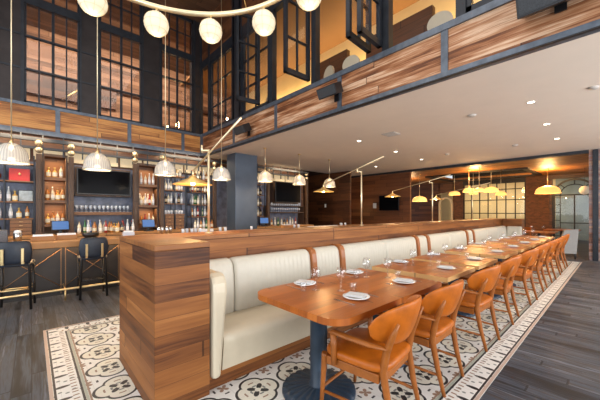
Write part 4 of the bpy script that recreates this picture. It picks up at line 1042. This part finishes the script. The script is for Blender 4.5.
# radial chandelier seen through the left glazing
t = thing('spoke_chandelier', 'brass spoke chandelier seen through the left mezzanine window', 'chandelier', (1.12, 11.2, 5.15))
MB().tube([(0, 0, .1), (0, 0, 2.45)], .015, 8).build('stem', M['brass'], t)
MB().lathe([(0, .12), (.08, .1), (.08, 0), (0, -.02)], 16).build('hub', M['brass'], t)
for k in range(10):
    a = 2*PI*k/10; MB().tube([(.06*math.cos(a), .06*math.sin(a), .04), (.45*math.cos(a), .45*math.sin(a), -.38)], .012, 6).build('spoke', M['brass'], t)
# lantern glow points in the mezzanine
for i, (u, v, z_) in enumerate(((4.1, 11.4, 4.75), (3.75, 11.4, 4.5), (5.2, 9.6, 4.7))):
    t = thing('wall_lantern', 'small glowing lantern behind the mezzanine glazing, '+['tall middle one', 'lower left one', 'one behind the corner post'][i], 'lantern', (u, v, z_), 0, 'mezzanine lanterns')
    MB().lathe([(0,-.12),(.05,-.11),(.06,0),(.04,.12),(0,.13)], 14).build('glass', M['bulb'], t); MB().tube([(0,0,.13),(0,0,2.9 if i < 2 else 1.4)], .006, 6).build('cord', M['black'], t)

# ------------------------------------------------------------------ far room furniture
t = thing('grey_booth', 'pale grey upholstered booth end beside the right wall', 'booth', (11.75, .95, .004), 0)
MB().add([(.02,.36,.16),(.22,-.08,.16),(.34,-.04,.16),(.14,.40,.16),(.25,.20,.86),(.36,-.12,.90),(.46,-.08,.90),(.35,.24,.86)], [(0,3,2,1),(4,5,6,7),(0,1,5,4),(1,2,6,5),(2,3,7,6),(3,0,4,7)]).build('back_panel', M['sofa'], t, bev=.015)
for a, b in ((.09, .34), (.27, -.04)): MB().tube([(a, b, 0), (a, b, .17)], .018, 8).build('leg', M['blackwood'], t)
def ftable(u, v, sx, sy, lab):
    t = thing('far_dining_table', lab, 'table', (u, v, 0), 0, 'tables in the far room')
    B(-sx, sx, -sy, sy, .71, .75).build('tabletop', M['table'], t, bev=.004)
    MB().lathe([(0,.71),(.04,.71),(.04,.04),(.25,.02),(.25,0),(0,0)], 16).build('pedestal', M['navy'], t)
ftable(13.2, 3.2, .45, .45, 'wooden table in far room just past the partition end')
ftable(13.0, 1.9, .45, .45, 'wooden table in far room behind the last armchair')
ftable(14.9, 2.9, .5, .5, 'wooden table in far room before the brick pier')
ftable(15.0, 1.5, .5, .5, 'wooden table in far room before arched window')
for i, (u, v) in enumerate(((12.95, 2.1), (13.1, 3.3), (14.9, 2.9), (15, 1.6), (13.1, 1.8))):
    o = glass.copy(); C.objects.link(o); o.location = (u, v, .752); o['label'] = ORD[i]+' clear glass among those on the far room tables'; o['group'] = 'glasses in the far room'
# small dark chairs in the far room
def fchair(u, v, rz, lab):
    t = thing('far_side_chair', lab, 'chair', (u, v, 0), rz, 'chairs in the far room')
    MB().slab(0, 0, .21, .21, .42, .47, 4, 20, .02).build('seat', M['tan'], t)
    for a in (-1, 1):
        MB().tube([(a*.19, .19, 0), (a*.18, .18, .42)], .016, 6).build('leg', M['chairwood'], t)
        MB().tube([(a*.19, -.19, 0), (a*.18, -.18, .42), (a*.19, -.24, .84)], .016, 6).build('leg', M['chairwood'], t)
    B(-.19, .19, -.245, -.225, .62, .84).build('backrest', M['chairwood'], t, bev=.004)
fchair(12.9, 4.0, PI, 'dark wooden side chair in far room beyond the partition')
fchair(14.6, 3.9, PI, 'wooden side chair in far room before the lit window')
fchair(13.9, 2.5, PI/2, 'wooden side chair in far room between two tables')
fchair(12.75, 3.2, -PI/2, 'wooden side chair in far room nearest to the partition end')
